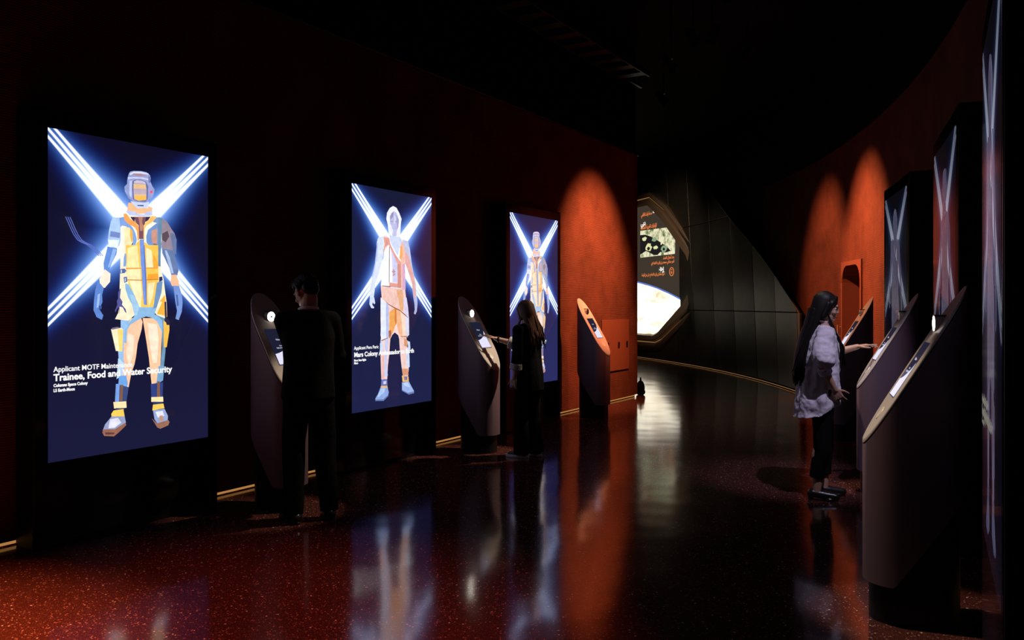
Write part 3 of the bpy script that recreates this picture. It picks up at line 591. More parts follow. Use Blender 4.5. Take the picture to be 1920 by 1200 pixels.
# ================================================================ displays
# one row per painted shape: red, green, blue, then u, v pairs in thousandths of the picture
FIG_A = [
    [150, 135, 150, 670, 235, 706, 245, 739, 270, 760, 284, 773, 305, 770, 354, 748, 354, 717, 340, 675, 339, 666, 303, 664, 268],
    [90, 75, 85, 675, 288, 712, 277, 724, 295, 699, 317, 675, 309],
    [105, 120, 160, 730, 283, 757, 284, 774, 305, 771, 354, 754, 360, 742, 324],
    [105, 125, 170, 675, 339, 754, 342, 769, 375, 788, 411, 779, 427, 739, 430, 723, 403, 675, 354],
    [170, 190, 225, 693, 344, 705, 344, 727, 367, 754, 421, 739, 421, 711, 380],
    [255, 190, 150, 736, 426, 772, 425, 788, 445, 791, 463, 742, 464, 732, 452],
    [120, 150, 215, 751, 463, 792, 463, 810, 493, 816, 521, 810, 552, 788, 581, 766, 576, 777, 549, 766, 521],
    [75, 100, 160, 769, 494, 782, 494, 788, 530, 777, 533],
    [175, 205, 250, 364, 248, 410, 248, 412, 319, 404, 337, 385, 349, 337, 342, 333, 322, 340, 291, 350, 265],
    [120, 140, 200, 349, 293, 407, 297, 404, 314, 345, 311],
    [235, 243, 255, 334, 322, 401, 320, 390, 346, 339, 342],
    [100, 140, 215, 331, 343, 390, 348, 385, 366, 358, 395, 336, 424, 310, 424, 307, 396],
    [150, 185, 240, 363, 349, 385, 351, 374, 372, 344, 409, 334, 410],
    [255, 235, 215, 315, 416, 349, 429, 346, 455, 315, 475, 288, 472, 283, 447, 299, 433],
    [95, 135, 210, 275, 453, 309, 475, 299, 497, 301, 520, 283, 542, 306, 562, 298, 576, 267, 567, 249, 545, 252, 514, 260, 481],
    [160, 190, 235, 273, 497, 288, 492, 283, 520, 278, 537, 267, 537],
    [60, 90, 160, 278, 531, 296, 531, 296, 541, 280, 544],
    [255, 200, 165, 445, 572, 538, 572, 547, 585, 541, 609, 515, 656, 505, 698, 495, 724, 476, 750, 459, 796, 414, 797, 400, 762, 407, 721, 420, 680, 425, 618],
    [255, 225, 200, 455, 619, 495, 630, 485, 692, 459, 733, 445, 681],
    [150, 190, 235, 410, 561, 475, 567, 450, 598, 430, 644, 427, 701, 434, 732, 414, 763, 385, 764, 400, 721, 395, 680, 410, 602],
    [190, 215, 250, 395, 700, 430, 717, 424, 753, 385, 767, 390, 731],
    [110, 165, 230, 400, 757, 444, 756, 454, 785, 444, 806, 395, 788],
    [255, 200, 160, 547, 572, 631, 573, 668, 578, 675, 611, 668, 686, 662, 740, 651, 772, 630, 796, 606, 795, 598, 759, 588, 706, 572, 652, 557, 604],
    [255, 230, 205, 578, 588, 641, 594, 652, 648, 641, 723, 614, 723, 593, 658],
    [110, 150, 180, 631, 562, 690, 573, 700, 633, 697, 687, 686, 741, 662, 740, 675, 676, 673, 605],
    [120, 165, 205, 651, 734, 689, 736, 681, 784, 635, 796],
    [60, 75, 125, 383, 782, 459, 796, 444, 845, 377, 840],
    [120, 160, 225, 381, 782, 404, 783, 399, 841, 375, 840],
    [130, 90, 70, 409, 786, 426, 787, 420, 838, 402, 837],
    [50, 65, 130, 600, 792, 681, 790, 678, 844, 603, 840],
    [130, 90, 70, 643, 785, 658, 786, 662, 838, 640, 837],
    [255, 225, 170, 365, 839, 444, 841, 446, 862, 370, 860],
    [255, 230, 170, 603, 836, 681, 839, 683, 856, 603, 852],
    [50, 70, 120, 380, 859, 434, 863, 429, 870, 375, 867],
    [45, 60, 110, 614, 852, 678, 856, 675, 864, 614, 861],
    [255, 205, 90, 367, 866, 426, 865, 434, 889, 355, 886, 353, 876],
    [255, 205, 90, 614, 862, 683, 862, 690, 878, 610, 881],
    [150, 160, 200, 355, 884, 434, 889, 442, 910, 414, 929, 374, 939, 326, 936, 302, 926, 316, 907],
    [225, 225, 240, 345, 893, 394, 891, 414, 908, 374, 921, 336, 921],
    [150, 100, 80, 307, 922, 374, 926, 439, 910, 444, 918, 409, 934, 369, 949, 311, 943, 300, 931],
    [90, 60, 60, 316, 932, 374, 937, 369, 942, 318, 939],
    [150, 165, 210, 614, 881, 690, 880, 714, 906, 711, 928, 645, 929, 624, 911],
    [225, 230, 245, 630, 887, 678, 886, 689, 904, 646, 907],
    [150, 105, 85, 606, 907, 640, 926, 716, 920, 725, 927, 716, 938, 662, 946, 642, 940],
    [200, 150, 120, 656, 902, 678, 901, 681, 920, 659, 921],
    [255, 238, 205, 409, 348, 412, 336, 669, 327, 663, 363, 672, 417, 684, 440, 693, 476, 705, 521, 708, 567, 702, 576, 639, 563, 615, 548, 511, 548, 494, 563, 455, 580, 376, 574, 395, 554, 406, 508, 403, 479, 406, 422],
    [255, 244, 225, 407, 248, 468, 233, 610, 226, 670, 238, 672, 309, 663, 339, 663, 369, 651, 399, 417, 405, 412, 348],
    [130, 165, 225, 402, 248, 429, 244, 445, 260, 468, 268, 484, 276, 501, 293, 510, 315, 501, 333, 467, 360, 445, 387, 442, 404, 426, 405, 428, 376, 445, 347, 467, 323, 484, 305, 473, 288, 445, 275, 418, 273, 407, 279],
    [115, 150, 205, 610, 235, 664, 235, 669, 267, 666, 309, 651, 357, 645, 399, 642, 376, 625, 352, 593, 336, 572, 322, 570, 301, 581, 280, 616, 264, 640, 254, 616, 252],
    [105, 140, 170, 649, 233, 676, 236, 669, 309, 664, 399, 642, 399, 642, 364, 649, 310],
    [255, 232, 180, 429, 278, 462, 277, 483, 288, 484, 325, 445, 368, 437, 358, 434, 313],
    [255, 180, 70, 468, 280, 483, 288, 484, 321, 476, 324, 467, 303],
    [60, 60, 90, 445, 368, 448, 362, 483, 325, 486, 328],
    [205, 150, 130, 604, 282, 640, 272, 643, 298, 640, 328, 610, 323, 604, 306],
    [120, 105, 110, 616, 323, 641, 325, 641, 358, 625, 343],
    [255, 165, 90, 424, 234, 446, 232, 468, 248, 501, 258, 521, 270, 524, 315, 515, 317, 510, 286, 496, 275, 457, 266, 434, 255],
    [255, 195, 110, 637, 236, 610, 252, 570, 266, 558, 281, 558, 313, 552, 314, 550, 268, 570, 254, 593, 241, 605, 232, 634, 232],
    [255, 200, 90, 445, 404, 450, 384, 473, 357, 512, 324, 529, 315, 572, 325, 604, 341, 634, 367, 646, 399],
    [255, 240, 190, 462, 389, 478, 363, 512, 333, 512, 402, 461, 404],
    [255, 200, 90, 442, 335, 648, 328, 648, 387, 651, 447, 639, 471, 615, 536, 528, 540, 489, 496, 458, 461, 445, 421],
    [255, 232, 165, 451, 344, 512, 333, 526, 408, 448, 410],
    [255, 236, 180, 448, 412, 532, 410, 535, 446, 450, 446],
    [255, 238, 190, 461, 450, 535, 447, 543, 495, 534, 536, 526, 536, 489, 490],
    [255, 170, 60, 616, 359, 648, 387, 648, 404, 610, 405],
    [255, 165, 55, 581, 427, 648, 423, 650, 442, 575, 445],
    [245, 150, 60, 442, 409, 648, 403, 648, 406, 442, 413],
    [205, 120, 60, 445, 446, 535, 446, 651, 441, 651, 444, 535, 449, 445, 448],
    [255, 235, 190, 569, 339, 604, 347, 616, 403, 572, 404],
    [255, 230, 180, 581, 457, 627, 453, 610, 507, 586, 533, 580, 495],
    [120, 80, 90, 493, 241, 570, 237, 561, 261, 552, 267, 552, 311, 524, 312, 521, 268, 501, 258],
    [185, 130, 115, 518, 239, 547, 238, 544, 256, 550, 267, 547, 285, 529, 285, 527, 262],
    [60, 45, 70, 468, 242, 496, 241, 496, 258, 479, 250],
    [60, 45, 70, 567, 237, 598, 235, 581, 248, 564, 255],
    [120, 150, 220, 528, 313, 555, 312, 563, 401, 535, 402],
    [120, 150, 225, 531, 332, 558, 331, 570, 448, 572, 529, 554, 528, 543, 449],
    [90, 120, 195, 552, 331, 559, 331, 572, 448, 573, 529, 568, 529, 562, 448],
    [140, 185, 225, 436, 459, 458, 461, 489, 490, 526, 536, 615, 536, 639, 477, 654, 447, 678, 449, 669, 488, 639, 536, 624, 560, 651, 569, 675, 581, 679, 626, 669, 614, 639, 584, 609, 572, 569, 567, 540, 572, 511, 580, 466, 594, 449, 612, 444, 652, 430, 652, 436, 606, 461, 586, 494, 566, 489, 536, 455, 505, 439, 479],
    [110, 145, 190, 639, 456, 654, 450, 678, 449, 669, 488, 639, 536, 615, 542],
    [165, 205, 235, 467, 496, 489, 496, 523, 536, 511, 563, 494, 563],
    [255, 180, 70, 657, 518, 693, 494, 708, 567, 675, 563, 639, 559, 675, 518],
    [255, 240, 200, 351, 606, 411, 602, 425, 608, 419, 679, 380, 676],
    [255, 215, 120, 389, 606, 425, 608, 419, 679, 400, 677],
    [120, 110, 140, 357, 602, 389, 599, 411, 603, 354, 608],
    [255, 190, 80, 684, 581, 723, 598, 723, 615, 705, 672, 686, 672],
    [40, 40, 70, 690, 518, 702, 518, 705, 573, 726, 585, 726, 597, 705, 597, 693, 575],
    [45, 50, 90, 654, 435, 675, 433, 678, 446, 654, 451],
    [90, 110, 165, 401, 414, 434, 411, 445, 418, 434, 426, 401, 428],
    [200, 215, 240, 409, 416, 417, 416, 417, 425, 409, 426],
    [90, 110, 165, 427, 439, 447, 437, 451, 453, 431, 458],
    [200, 215, 240, 434, 442, 440, 441, 441, 452, 434, 454],
    [85, 85, 150, 406, 476, 411, 476, 409, 485, 405, 505, 421, 519, 417, 528, 439, 542, 445, 554, 439, 554, 422, 537, 403, 534, 400, 559, 396, 534, 384, 545, 378, 552, 375, 547, 389, 528, 386, 517, 394, 508, 394, 488],
    [255, 190, 140, 457, 197, 502, 194, 558, 194, 611, 205, 605, 226, 446, 229],
    [195, 205, 245, 446, 222, 501, 224, 501, 230, 558, 230, 564, 221, 611, 215, 610, 229, 558, 237, 462, 237, 443, 228],
    [255, 190, 145, 507, 217, 564, 214, 561, 228, 510, 230],
    [150, 160, 210, 460, 102, 468, 95, 491, 91, 536, 88, 570, 89, 593, 97, 599, 106, 596, 118, 611, 134, 624, 142, 620, 157, 608, 173, 587, 180, 582, 189, 490, 193, 457, 182, 446, 172, 434, 161, 432, 147, 449, 136, 449, 126, 453, 114],
    [215, 220, 245, 463, 102, 491, 93, 536, 90, 582, 92, 588, 96, 536, 96, 491, 99, 468, 107],
    [170, 130, 140, 485, 100, 536, 97, 565, 100, 559, 104, 513, 105, 485, 105],
    [205, 210, 245, 453, 114, 491, 111, 547, 108, 596, 110, 593, 115, 536, 113, 485, 116, 454, 121],
    [115, 120, 175, 582, 101, 598, 103, 595, 124, 585, 122],
    [190, 200, 240, 463, 127, 479, 123, 476, 181, 463, 173],
    [105, 110, 160, 482, 126, 496, 119, 536, 117, 567, 120, 582, 136, 579, 175, 567, 187, 513, 189, 485, 184, 480, 152],
    [200, 190, 215, 491, 125, 508, 120, 536, 119, 562, 122, 567, 130, 559, 129, 524, 129, 491, 132],
    [225, 190, 160, 488, 133, 524, 130, 566, 130, 571, 146, 570, 181, 519, 187, 493, 183, 489, 157],
    [240, 195, 140, 491, 136, 564, 133, 564, 143, 491, 146],
    [190, 170, 185, 488, 149, 570, 145, 569, 162, 490, 167],
    [250, 190, 90, 493, 171, 569, 167, 565, 182, 519, 186, 496, 180],
    [150, 165, 215, 432, 147, 449, 140, 446, 157, 457, 171, 446, 170, 435, 161],
    [255, 80, 110, 593, 149, 608, 148, 611, 155, 596, 157],
    [205, 215, 250, 468, 190, 490, 192, 558, 191, 587, 186, 581, 207, 513, 212, 490, 203],
    [60, 65, 110, 513, 201, 553, 199, 552, 203, 513, 204],
]
FIG_B = [
    [215, 225, 250, 317, 219, 370, 215, 376, 250, 363, 308, 315, 384, 268, 433, 262, 459, 250, 495, 204, 495, 204, 464, 222, 416, 263, 341, 287, 292, 284, 253, 297, 230],
    [180, 195, 240, 290, 248, 305, 248, 293, 301, 245, 398, 228, 411, 263, 341],
    [205, 218, 250, 204, 495, 256, 495, 267, 521, 256, 526, 238, 517, 232, 528, 255, 539, 250, 544, 221, 543, 198, 525],
    [190, 195, 225, 603, 220, 679, 227, 704, 263, 730, 336, 783, 429, 796, 494, 750, 494, 730, 429, 691, 383, 640, 310],
    [225, 170, 165, 628, 274, 679, 291, 730, 355, 763, 401, 783, 494, 763, 494, 730, 429, 691, 383, 640, 333],
    [170, 180, 225, 750, 494, 802, 494, 806, 523, 796, 560, 776, 575, 756, 569, 769, 551, 763, 522],
    [240, 205, 200, 332, 495, 627, 494, 684, 578, 691, 597, 691, 671, 665, 680, 652, 684, 658, 713, 691, 756, 690, 821, 677, 868, 613, 865, 594, 818, 575, 752, 563, 687, 526, 631, 520, 545, 507, 631, 476, 667, 451, 685, 439, 748, 420, 811, 413, 870, 341, 867, 335, 808, 330, 745, 330, 695, 337, 673, 331, 597],
    [225, 232, 252, 332, 495, 404, 521, 428, 544, 421, 603, 427, 675, 378, 683, 342, 691, 331, 664, 337, 597, 332, 548],
    [180, 190, 230, 398, 517, 430, 526, 433, 675, 397, 679],
    [235, 165, 90, 440, 562, 514, 540, 528, 613, 501, 645, 464, 667, 439, 653],
    [205, 125, 60, 507, 544, 526, 545, 536, 599, 521, 627, 507, 604],
    [240, 180, 140, 526, 545, 582, 554, 601, 614, 607, 674, 576, 674, 544, 645, 532, 613],
    [250, 215, 195, 576, 554, 633, 568, 646, 675, 607, 674, 595, 614],
    [215, 215, 240, 639, 573, 691, 597, 693, 671, 665, 680, 646, 633],
    [250, 215, 215, 476, 667, 507, 631, 532, 613, 544, 645, 563, 673, 532, 664, 507, 656],
    [175, 105, 80, 429, 648, 458, 644, 464, 667, 445, 684, 433, 675],
    [200, 215, 245, 324, 704, 342, 691, 354, 691, 366, 728, 336, 749, 324, 736],
    [190, 200, 240, 384, 688, 427, 682, 414, 747, 408, 811, 420, 852, 377, 859, 384, 782],
    [235, 185, 180, 342, 745, 378, 746, 377, 868, 341, 862],
    [235, 200, 195, 576, 678, 658, 685, 665, 755, 639, 829, 677, 863, 626, 865, 594, 818],
    [215, 150, 110, 626, 684, 678, 699, 665, 727, 626, 721],
    [200, 215, 245, 671, 699, 704, 704, 710, 737, 691, 746, 697, 774, 700, 822, 677, 829, 662, 811, 658, 755, 678, 727],
    [110, 70, 60, 342, 689, 427, 677, 427, 680, 342, 693],
    [190, 130, 110, 576, 675, 658, 674, 678, 683, 652, 681, 582, 679],
    [215, 150, 120, 598, 827, 677, 830, 684, 863, 613, 860],
    [110, 115, 180, 343, 867, 413, 868, 416, 902, 335, 900],
    [200, 205, 235, 365, 877, 401, 876, 399, 890, 365, 890],
    [235, 185, 120, 335, 896, 413, 899, 419, 909, 331, 905],
    [235, 185, 110, 598, 860, 684, 868, 688, 892, 606, 890],
    [130, 120, 160, 626, 865, 671, 867, 667, 884, 628, 883],
    [140, 165, 220, 329, 904, 419, 909, 431, 930, 419, 948, 364, 965, 269, 961, 269, 949, 299, 932],
    [170, 195, 240, 335, 907, 389, 910, 376, 927, 304, 946, 293, 941],
    [100, 115, 170, 269, 955, 364, 958, 425, 941, 427, 947, 367, 966, 269, 961],
    [150, 175, 225, 598, 892, 690, 892, 723, 917, 758, 940, 756, 951, 690, 953, 600, 930],
    [185, 205, 245, 613, 895, 677, 895, 703, 918, 677, 919, 626, 907],
    [105, 120, 175, 597, 927, 677, 945, 758, 942, 758, 950, 690, 954, 600, 932],
    [245, 205, 195, 370, 210, 430, 217, 454, 248, 527, 304, 577, 325, 603, 220, 640, 274, 640, 457, 652, 494, 344, 495, 333, 441, 345, 406, 363, 343, 375, 290],
    [250, 248, 255, 376, 281, 430, 253, 540, 326, 542, 428, 435, 425, 435, 443, 333, 441, 351, 383, 363, 326],
    [205, 205, 240, 454, 261, 478, 269, 546, 326, 539, 426, 477, 424, 472, 314],
    [225, 160, 150, 364, 219, 442, 221, 454, 252, 527, 299, 590, 330, 592, 444, 551, 453, 441, 443, 435, 425, 542, 428, 542, 335, 454, 270, 430, 250, 382, 267, 369, 299, 364, 281, 382, 250],
    [210, 145, 130, 540, 335, 577, 339, 589, 449, 545, 449],
    [240, 190, 170, 571, 239, 603, 229, 640, 274, 627, 334, 633, 457, 602, 458, 592, 334, 577, 312],
    [240, 170, 100, 577, 248, 602, 257, 609, 293, 583, 321, 565, 308],
    [215, 170, 200, 602, 339, 640, 333, 646, 457, 602, 458],
    [140, 100, 110, 436, 261, 444, 261, 441, 425, 433, 425],
    [190, 150, 160, 490, 359, 502, 370, 521, 374, 502, 379, 492, 390, 484, 379, 465, 375, 484, 370],
    [190, 150, 160, 478, 388, 496, 384, 517, 383, 502, 392, 484, 397],
    [100, 80, 100, 350, 440, 453, 443, 453, 447, 350, 443],
    [235, 230, 250, 453, 446, 564, 449, 558, 455, 453, 452],
    [235, 195, 185, 344, 495, 614, 494, 627, 508, 614, 557, 576, 554, 501, 540, 428, 526, 368, 504],
    [235, 195, 185, 350, 448, 602, 453, 627, 494, 344, 495],
    [225, 170, 130, 527, 458, 602, 458, 621, 494, 539, 494],
    [225, 170, 125, 551, 494, 617, 494, 624, 522, 611, 557, 576, 552],
    [140, 85, 60, 368, 501, 428, 524, 501, 539, 576, 553, 639, 573, 691, 594, 633, 577, 576, 558, 501, 544, 428, 528],
    [215, 205, 235, 614, 494, 659, 494, 678, 541, 691, 594, 627, 568],
    [235, 238, 252, 486, 71, 528, 77, 565, 100, 593, 125, 584, 148, 578, 194, 577, 221, 540, 240, 540, 295, 503, 277, 442, 234, 430, 199, 418, 160, 401, 134, 409, 107, 443, 83],
    [185, 185, 225, 492, 94, 528, 101, 559, 131, 553, 163, 534, 182, 479, 180, 449, 154, 443, 123, 467, 104],
    [150, 145, 190, 467, 104, 491, 98, 485, 121, 455, 136, 449, 123],
    [160, 155, 200, 528, 110, 559, 131, 553, 163, 538, 177, 534, 146],
    [215, 215, 240, 504, 111, 522, 133, 513, 151, 491, 152],
    [165, 160, 200, 455, 140, 485, 141, 479, 147, 455, 147],
    [165, 160, 200, 513, 139, 547, 136, 543, 143, 516, 146],
    [195, 195, 230, 485, 179, 534, 182, 528, 205, 503, 215, 473, 207],
    [205, 215, 245, 442, 208, 577, 212, 603, 229, 565, 267, 546, 303, 503, 277, 454, 243],
]
Z_LO, Z_HI = 0.530, 2.633
def figure_mesh(code, mat, waves=False, tint=0.0, tone=(225, 205, 222)):
    """flat picture of the standing figure, painted shape by shape (u, v in thousandths of the picture)"""
    vs, fs, cols = [], [], []; h = 0.0
    items = list(code)
    if waves:
        for dx in (0, 12, 24):
            c = [(92 + dx, 262), (104 + dx, 276), (118 + dx, 294), (136 + dx, 314), (158 + dx, 330), (181 + dx, 337), (208 + dx, 342), (235 + dx, 352), (262 + dx, 366), (280 + dx, 376)]
            items.insert(0, [90, 108, 192] + [q for p in c for q in p] + [q for p in c[::-1] for q in (p[0] + 3, p[1] - 2)])
    for it in items:
        c = lin([a + (b - a) * tint for a, b in zip(it[:3], tone)]); h += 0.00002
        pts = [(it[j] / 1000, it[j + 1] / 1000) for j in range(3, len(it), 2)]
        o = len(vs); vs += [(u * SW - SW / 2, -0.0034 - h, Z_HI - v * (Z_HI - Z_LO)) for u, v in pts]; fs.append(tuple(range(o, o + len(pts)))); cols += [c] * len(pts)
    me = bpy.data.meshes.new('figure_picture'); me.from_pydata(vs, [], fs)
    at = me.color_attributes.new('paint', 'FLOAT_COLOR', 'POINT')
    for i, c in enumerate(cols): at.data[i].color = (*c, 1)
    bm = bmesh.new(); bm.from_mesh(me); bmesh.ops.triangulate(bm, faces=bm.faces); bmesh.ops.recalc_face_normals(bm, faces=bm.faces); bm.to_mesh(me); bm.free()
    me.materials.append(mat); return me
def display(loc, xaxis, thick, picture, code, lines, label, group, tmat, fmat, tint=0.0, tone=(225, 205, 222), waves=False):
    t = empty('display_panel'); t.matrix_world = frame_on(loc, xaxis, (0, 0, 1)); tag(t, label, 'display', group)
    mb = MB(); mb.prism([(-0.69, 0.0), (0.69, 0.0), (0.69, thick), (-0.69, thick)], 0.0, 2.75); bevel(mb.build('housing', M['satin_black'], t), 0.006)
    mb = MB(); mb.prism([(-0.675, 0.03), (0.675, 0.03), (0.675, 2.735), (-0.675, 2.735)], -0.002, 0.0, lambda a, z, h: (a, h, z)); mb.build('glass_front', M['gloss_black'], t)
    mb = MB(); vs = [(-SW / 2, -0.003, Z_LO), (SW / 2, -0.003, Z_LO), (SW / 2, -0.003, Z_HI), (-SW / 2, -0.003, Z_HI)]; mb.add(vs, [(0, 1, 2, 3)])
    s = mb.build('screen', picture, t); uv = s.data.uv_layers.new(name='UVMap')
    for lp in s.data.loops:
        x, y, z = s.data.vertices[lp.vertex_index].co; uv.data[lp.index].uv = ((x + SW / 2) / SW, (Z_HI - z) / (Z_HI - Z_LO))
    f = bpy.data.objects.new('figure_picture', figure_mesh(code, fmat, waves, tint, tone)); COL.objects.link(f); f.parent = s
    for body, u0, u1, v, cap, bd in lines:
        text(body, (u1 - u0) * SW, cap, (u0 * SW - SW / 2, -0.0062, Z_HI - v * (Z_HI - Z_LO)), 'caption', tmat, s, bold=bd, rot=(R(90), 0, 0))
    return t
L_A = [('Applicant MOTF Maintenance', 0.028, 0.482, 0.730, 0.033, 0.0005), ('Trainee, Food and Water Security', 0.028, 0.742, 0.757, 0.043, 0.0017), ('Columns Space Colony', 0.028, 0.215, 0.775, 0.019, 0.001), ('L5 Earth-Moon', 0.028, 0.142, 0.790, 0.019, 0.001)]
L_B = [('Applicant Pera Peric', 0.022, 0.305, 0.724, 0.030, 0.0005), ('Mars Colony Ambassador to Earth', 0.022, 0.752, 0.756, 0.042, 0.0017), ('Moon Xeno Rights', 0.022, 0.158, 0.775, 0.019, 0.001), ('Mars', 0.022, 0.066, 0.787, 0.019, 0.001)]
L_C = [('Applicant Lunar Orbit', 0.028, 0.36, 0.730, 0.033, 0.0005), ('Space Resource Instructor', 0.028, 0.60, 0.757, 0.043, 0.0017), ('Lunar Colony', 0.028, 0.16, 0.775, 0.019, 0.001)]
GR = 'tall lit portrait displays lining the gallery'
for d0, pic, code, ln, tn, lab, wv in ((5.6915, 'neon_a', FIG_A, L_A, 0.0, 'large lit display of a figure in an orange and blue space suit and round helmet', True),
                               (8.0575, 'neon_b', FIG_B, L_B, 0.0, 'lit display of a white hooded figure between the man and the woman in black', False),
                               (10.4095, 'neon_c', FIG_A, L_A, 0.38, 'tall lit display of a helmeted suited figure behind the woman in black', False)):
    p = Vector((-6.074 + 0.611 * d0, d0, 0)); display(p, T, 0.20, M[pic], code, ln, lab, GR, M['white_text'], M['fig'], tint=tn, waves=wv)
for s0, code, ln, lab in ((0.0, FIG_B, L_B, 'display on the curved wall seen edge-on, pale grey picture behind the middle side kiosk'),
                          (-2.75, FIG_A, L_C, 'display on the curved wall seen edge-on, reddish picture behind the nearest side kiosk'),
                          (-5.53, FIG_B, L_C, 'display on the curved wall cut off by the edge of the view, nearest the camera')):
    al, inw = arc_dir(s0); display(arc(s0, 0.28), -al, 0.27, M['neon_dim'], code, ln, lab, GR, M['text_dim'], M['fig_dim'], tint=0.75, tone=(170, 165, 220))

# ================================================================ kiosks
KW, KLEN, KZ0, KZ1, KB = 0.315, 0.455, 0.86, 1.615, 0.185
def pill(inset=0.0, n=10):
    """rounded plan outline; x from the low front to the high back, y across"""
    w = KW / 2 - inset; r = 0.150 - inset; x0, x1 = inset, KLEN - inset; pts = []
    for cx, cy, a0 in ((x1 - r, w - r, 0), (x0 + r, w - r, 90), (x0 + r, -w + r, 180), (x1 - r, -w + r, 270)):
        for i in range(n + 1):
            a = R(a0 + 90 * i / n); pts.append((cx + r * math.cos(a), cy + r * math.sin(a)))
    return pts
SL = (KZ1 - KZ0) / KLEN
topz = lambda x, y=0: KZ0 + SL * x
SN = math.hypot(1, SL)
def face_frame(s, w, h):
    """s metres up the slope from the low tip, w across, h out of the face"""
    x = s / SN - h * SL / SN; return (x, w, KZ0 + s * SL / SN + h / SN)
FL = KLEN * SN
def make_kiosk(lit=True):
    t = empty('touch_kiosk')
    o = pill(0.0)
    mb = MB(); N = len(o)
    bot = lambda x, y: KB + max(0.0, (x - 0.13)) / (KLEN - 0.13) * 0.47
    # rounded shell: side walls split at the slanting underside
    mb.prism(o, bot, lambda x, y: topz(x) - 0.030); b = mb.build('shell', M['kiosk'], t, auto=True)
    mb = MB(); mb.prism(pill(0.004), lambda x, y: topz(x) - 0.031, lambda x, y: topz(x) - 0.022); mb.build('shadow_joint', M['kiosk_seam'], t)
    mb = MB(); mb.prism(o, lambda x, y: topz(x) - 0.022, lambda x, y: topz(x)); fp = bevel(mb.build('face_plate', M['kiosk_face'], t, auto=True), 0.007, 3, 30)
    mb = MB(); mb.prism(pill(0.028), 0.0, lambda x, y: bot(x, y) + 0.004); mb.build('plinth', M['satin_black'], t, auto=True)
    # tablet set in the face
    s0, s1, hw = FL * 0.285, FL * 0.635, 0.092
    mb = MB(); mb.prism([(s0, -hw), (s1, -hw), (s1, hw), (s0, hw)], -0.004, 0.0015, face_frame); tb = mb.build('tablet', M['tablet'], t)
    # pale lower part of the picture with its curved top edge
    q = [(s0 + 0.006, -hw + 0.006), (s0 + 0.006, hw - 0.006)]; c = []
    for i in range(9):
        u = i / 8; c.append((s0 + (0.20 - 0.135 * u ** 0.6) * 1.0 + 0.03 * u * u, (-hw + 0.006) + (2 * hw - 0.012) * u))
    q += c[::-1]
    mb = MB(); mb.add([face_frame(s, w, 0.0022) for s, w in q], [tuple(range(len(q)))]); mb.build('tablet_picture', M['tablet_lit'], tb)
    for i, (sw, ww, hh) in enumerate(((s1 - 0.10, 0.055, 0.013), (s1 - 0.150, 0.035, 0.008), (s1 - 0.168, 0.10, 0.010))):
        p = face_frame(sw, 0, 0.0025); tx = text(('Welcome', 'Tap to', 'begin your application')[i], ww, hh, p, 'tablet_text', M['grey_text'], tb, bold=0.0006, align='CENTER')
        ux = Vector((1 / SN, 0, SL / SN)); nx = Vector((-SL / SN, 0, 1 / SN)); xx = ux.cross(nx).normalized()
        m = Matrix((xx, ux, nx)).transposed().to_4x4(); m.translation = Vector(p); sc = tx.scale.copy(); tx.matrix_local = m @ Matrix.Diagonal((sc.x, sc.y, sc.z, 1))
    # round touch button near the low tip
    sb = FL * 0.175; ring = lambda r, h: [face_frame(sb + r * math.cos(2 * math.pi * i / 28), r * math.sin(2 * math.pi * i / 28), h) for i in range(28)]
    mb = MB(); rr = [ring(0.036, 0.0), ring(0.034, 0.0025), ring(0.027, 0.0025), ring(0.024, 0.0008)]
    mb.v = [v for r_ in rr for v in r_]
    for j in range(3):
        for i in range(28): mb.f.append((j * 28 + i, j * 28 + (i + 1) % 28, (j + 1) * 28 + (i + 1) % 28, (j + 1) * 28 + i)); mb.mi.append(0)
    mb.f.append(tuple(range(84, 112))); mb.mi.append(0); mb.build('touch_button', M['button'], t, auto=True)
    # camera with ring light in a short horizontal barrel with a flat hood
    sc_ = FL * 0.755; px, _, pz = face_frame(sc_, 0, 0); rr_ = 0.038; xf = px - 0.027; zc = pz + 0.002
    mb = MB(); mb.tube([(xf, 0, zc), (px + 0.03, 0, zc)], rr_, seg=28); br = mb.build('camera_barrel', M['kiosk_face'], t, auto=True)
    mb = MB(); mb.prism([(xf - 0.003, -0.022), (px + 0.024, -0.022), (px + 0.024, 0.022), (xf - 0.003, 0.022)], zc + rr_ - 0.001, zc + rr_ + 0.003); mb.build('hood', M['satin_black'], br)
    mb = MB(); K = 28
    r1, r0 = 0.036, 0.009
    vs = [(xf - 0.002, r1 * math.cos(2 * math.pi * i / K), zc + r1 * math.sin(2 * math.pi * i / K)) for i in range(K)] + [(xf - 0.004, r0 * math.cos(2 * math.pi * i / K), zc + r0 * math.sin(2 * math.pi * i / K)) for i in range(K)]
    mb.add(vs, [(i, (i + 1) % K, K + (i + 1) % K, K + i) for i in range(K)]); mb.build('ring_light', M['ring_on' if lit else 'ring_off'], br)
    mb = MB(); mb.ball((xf - 0.001, 0, zc), (0.004, 0.010, 0.010), seg=12, rings=8); mb.build('lens', M['tablet'], br)
    return t
k_lit = make_kiosk(True); k_off = make_kiosk(False)
klabels = ['slanted grey touch kiosk with a starry bright ring light, in front of the man', 'slanted grey touch kiosk with lit ring being touched by the woman in black',
           'slanted touch kiosk with orange-lit face beside the red access panel', 'big slanted kiosk nearest the camera, its white ring light seen from the side',
           'slanted kiosk that the woman in the pale shirt is touching', 'orange-topped slanted kiosk beyond the woman in the pale shirt, beside the niche']
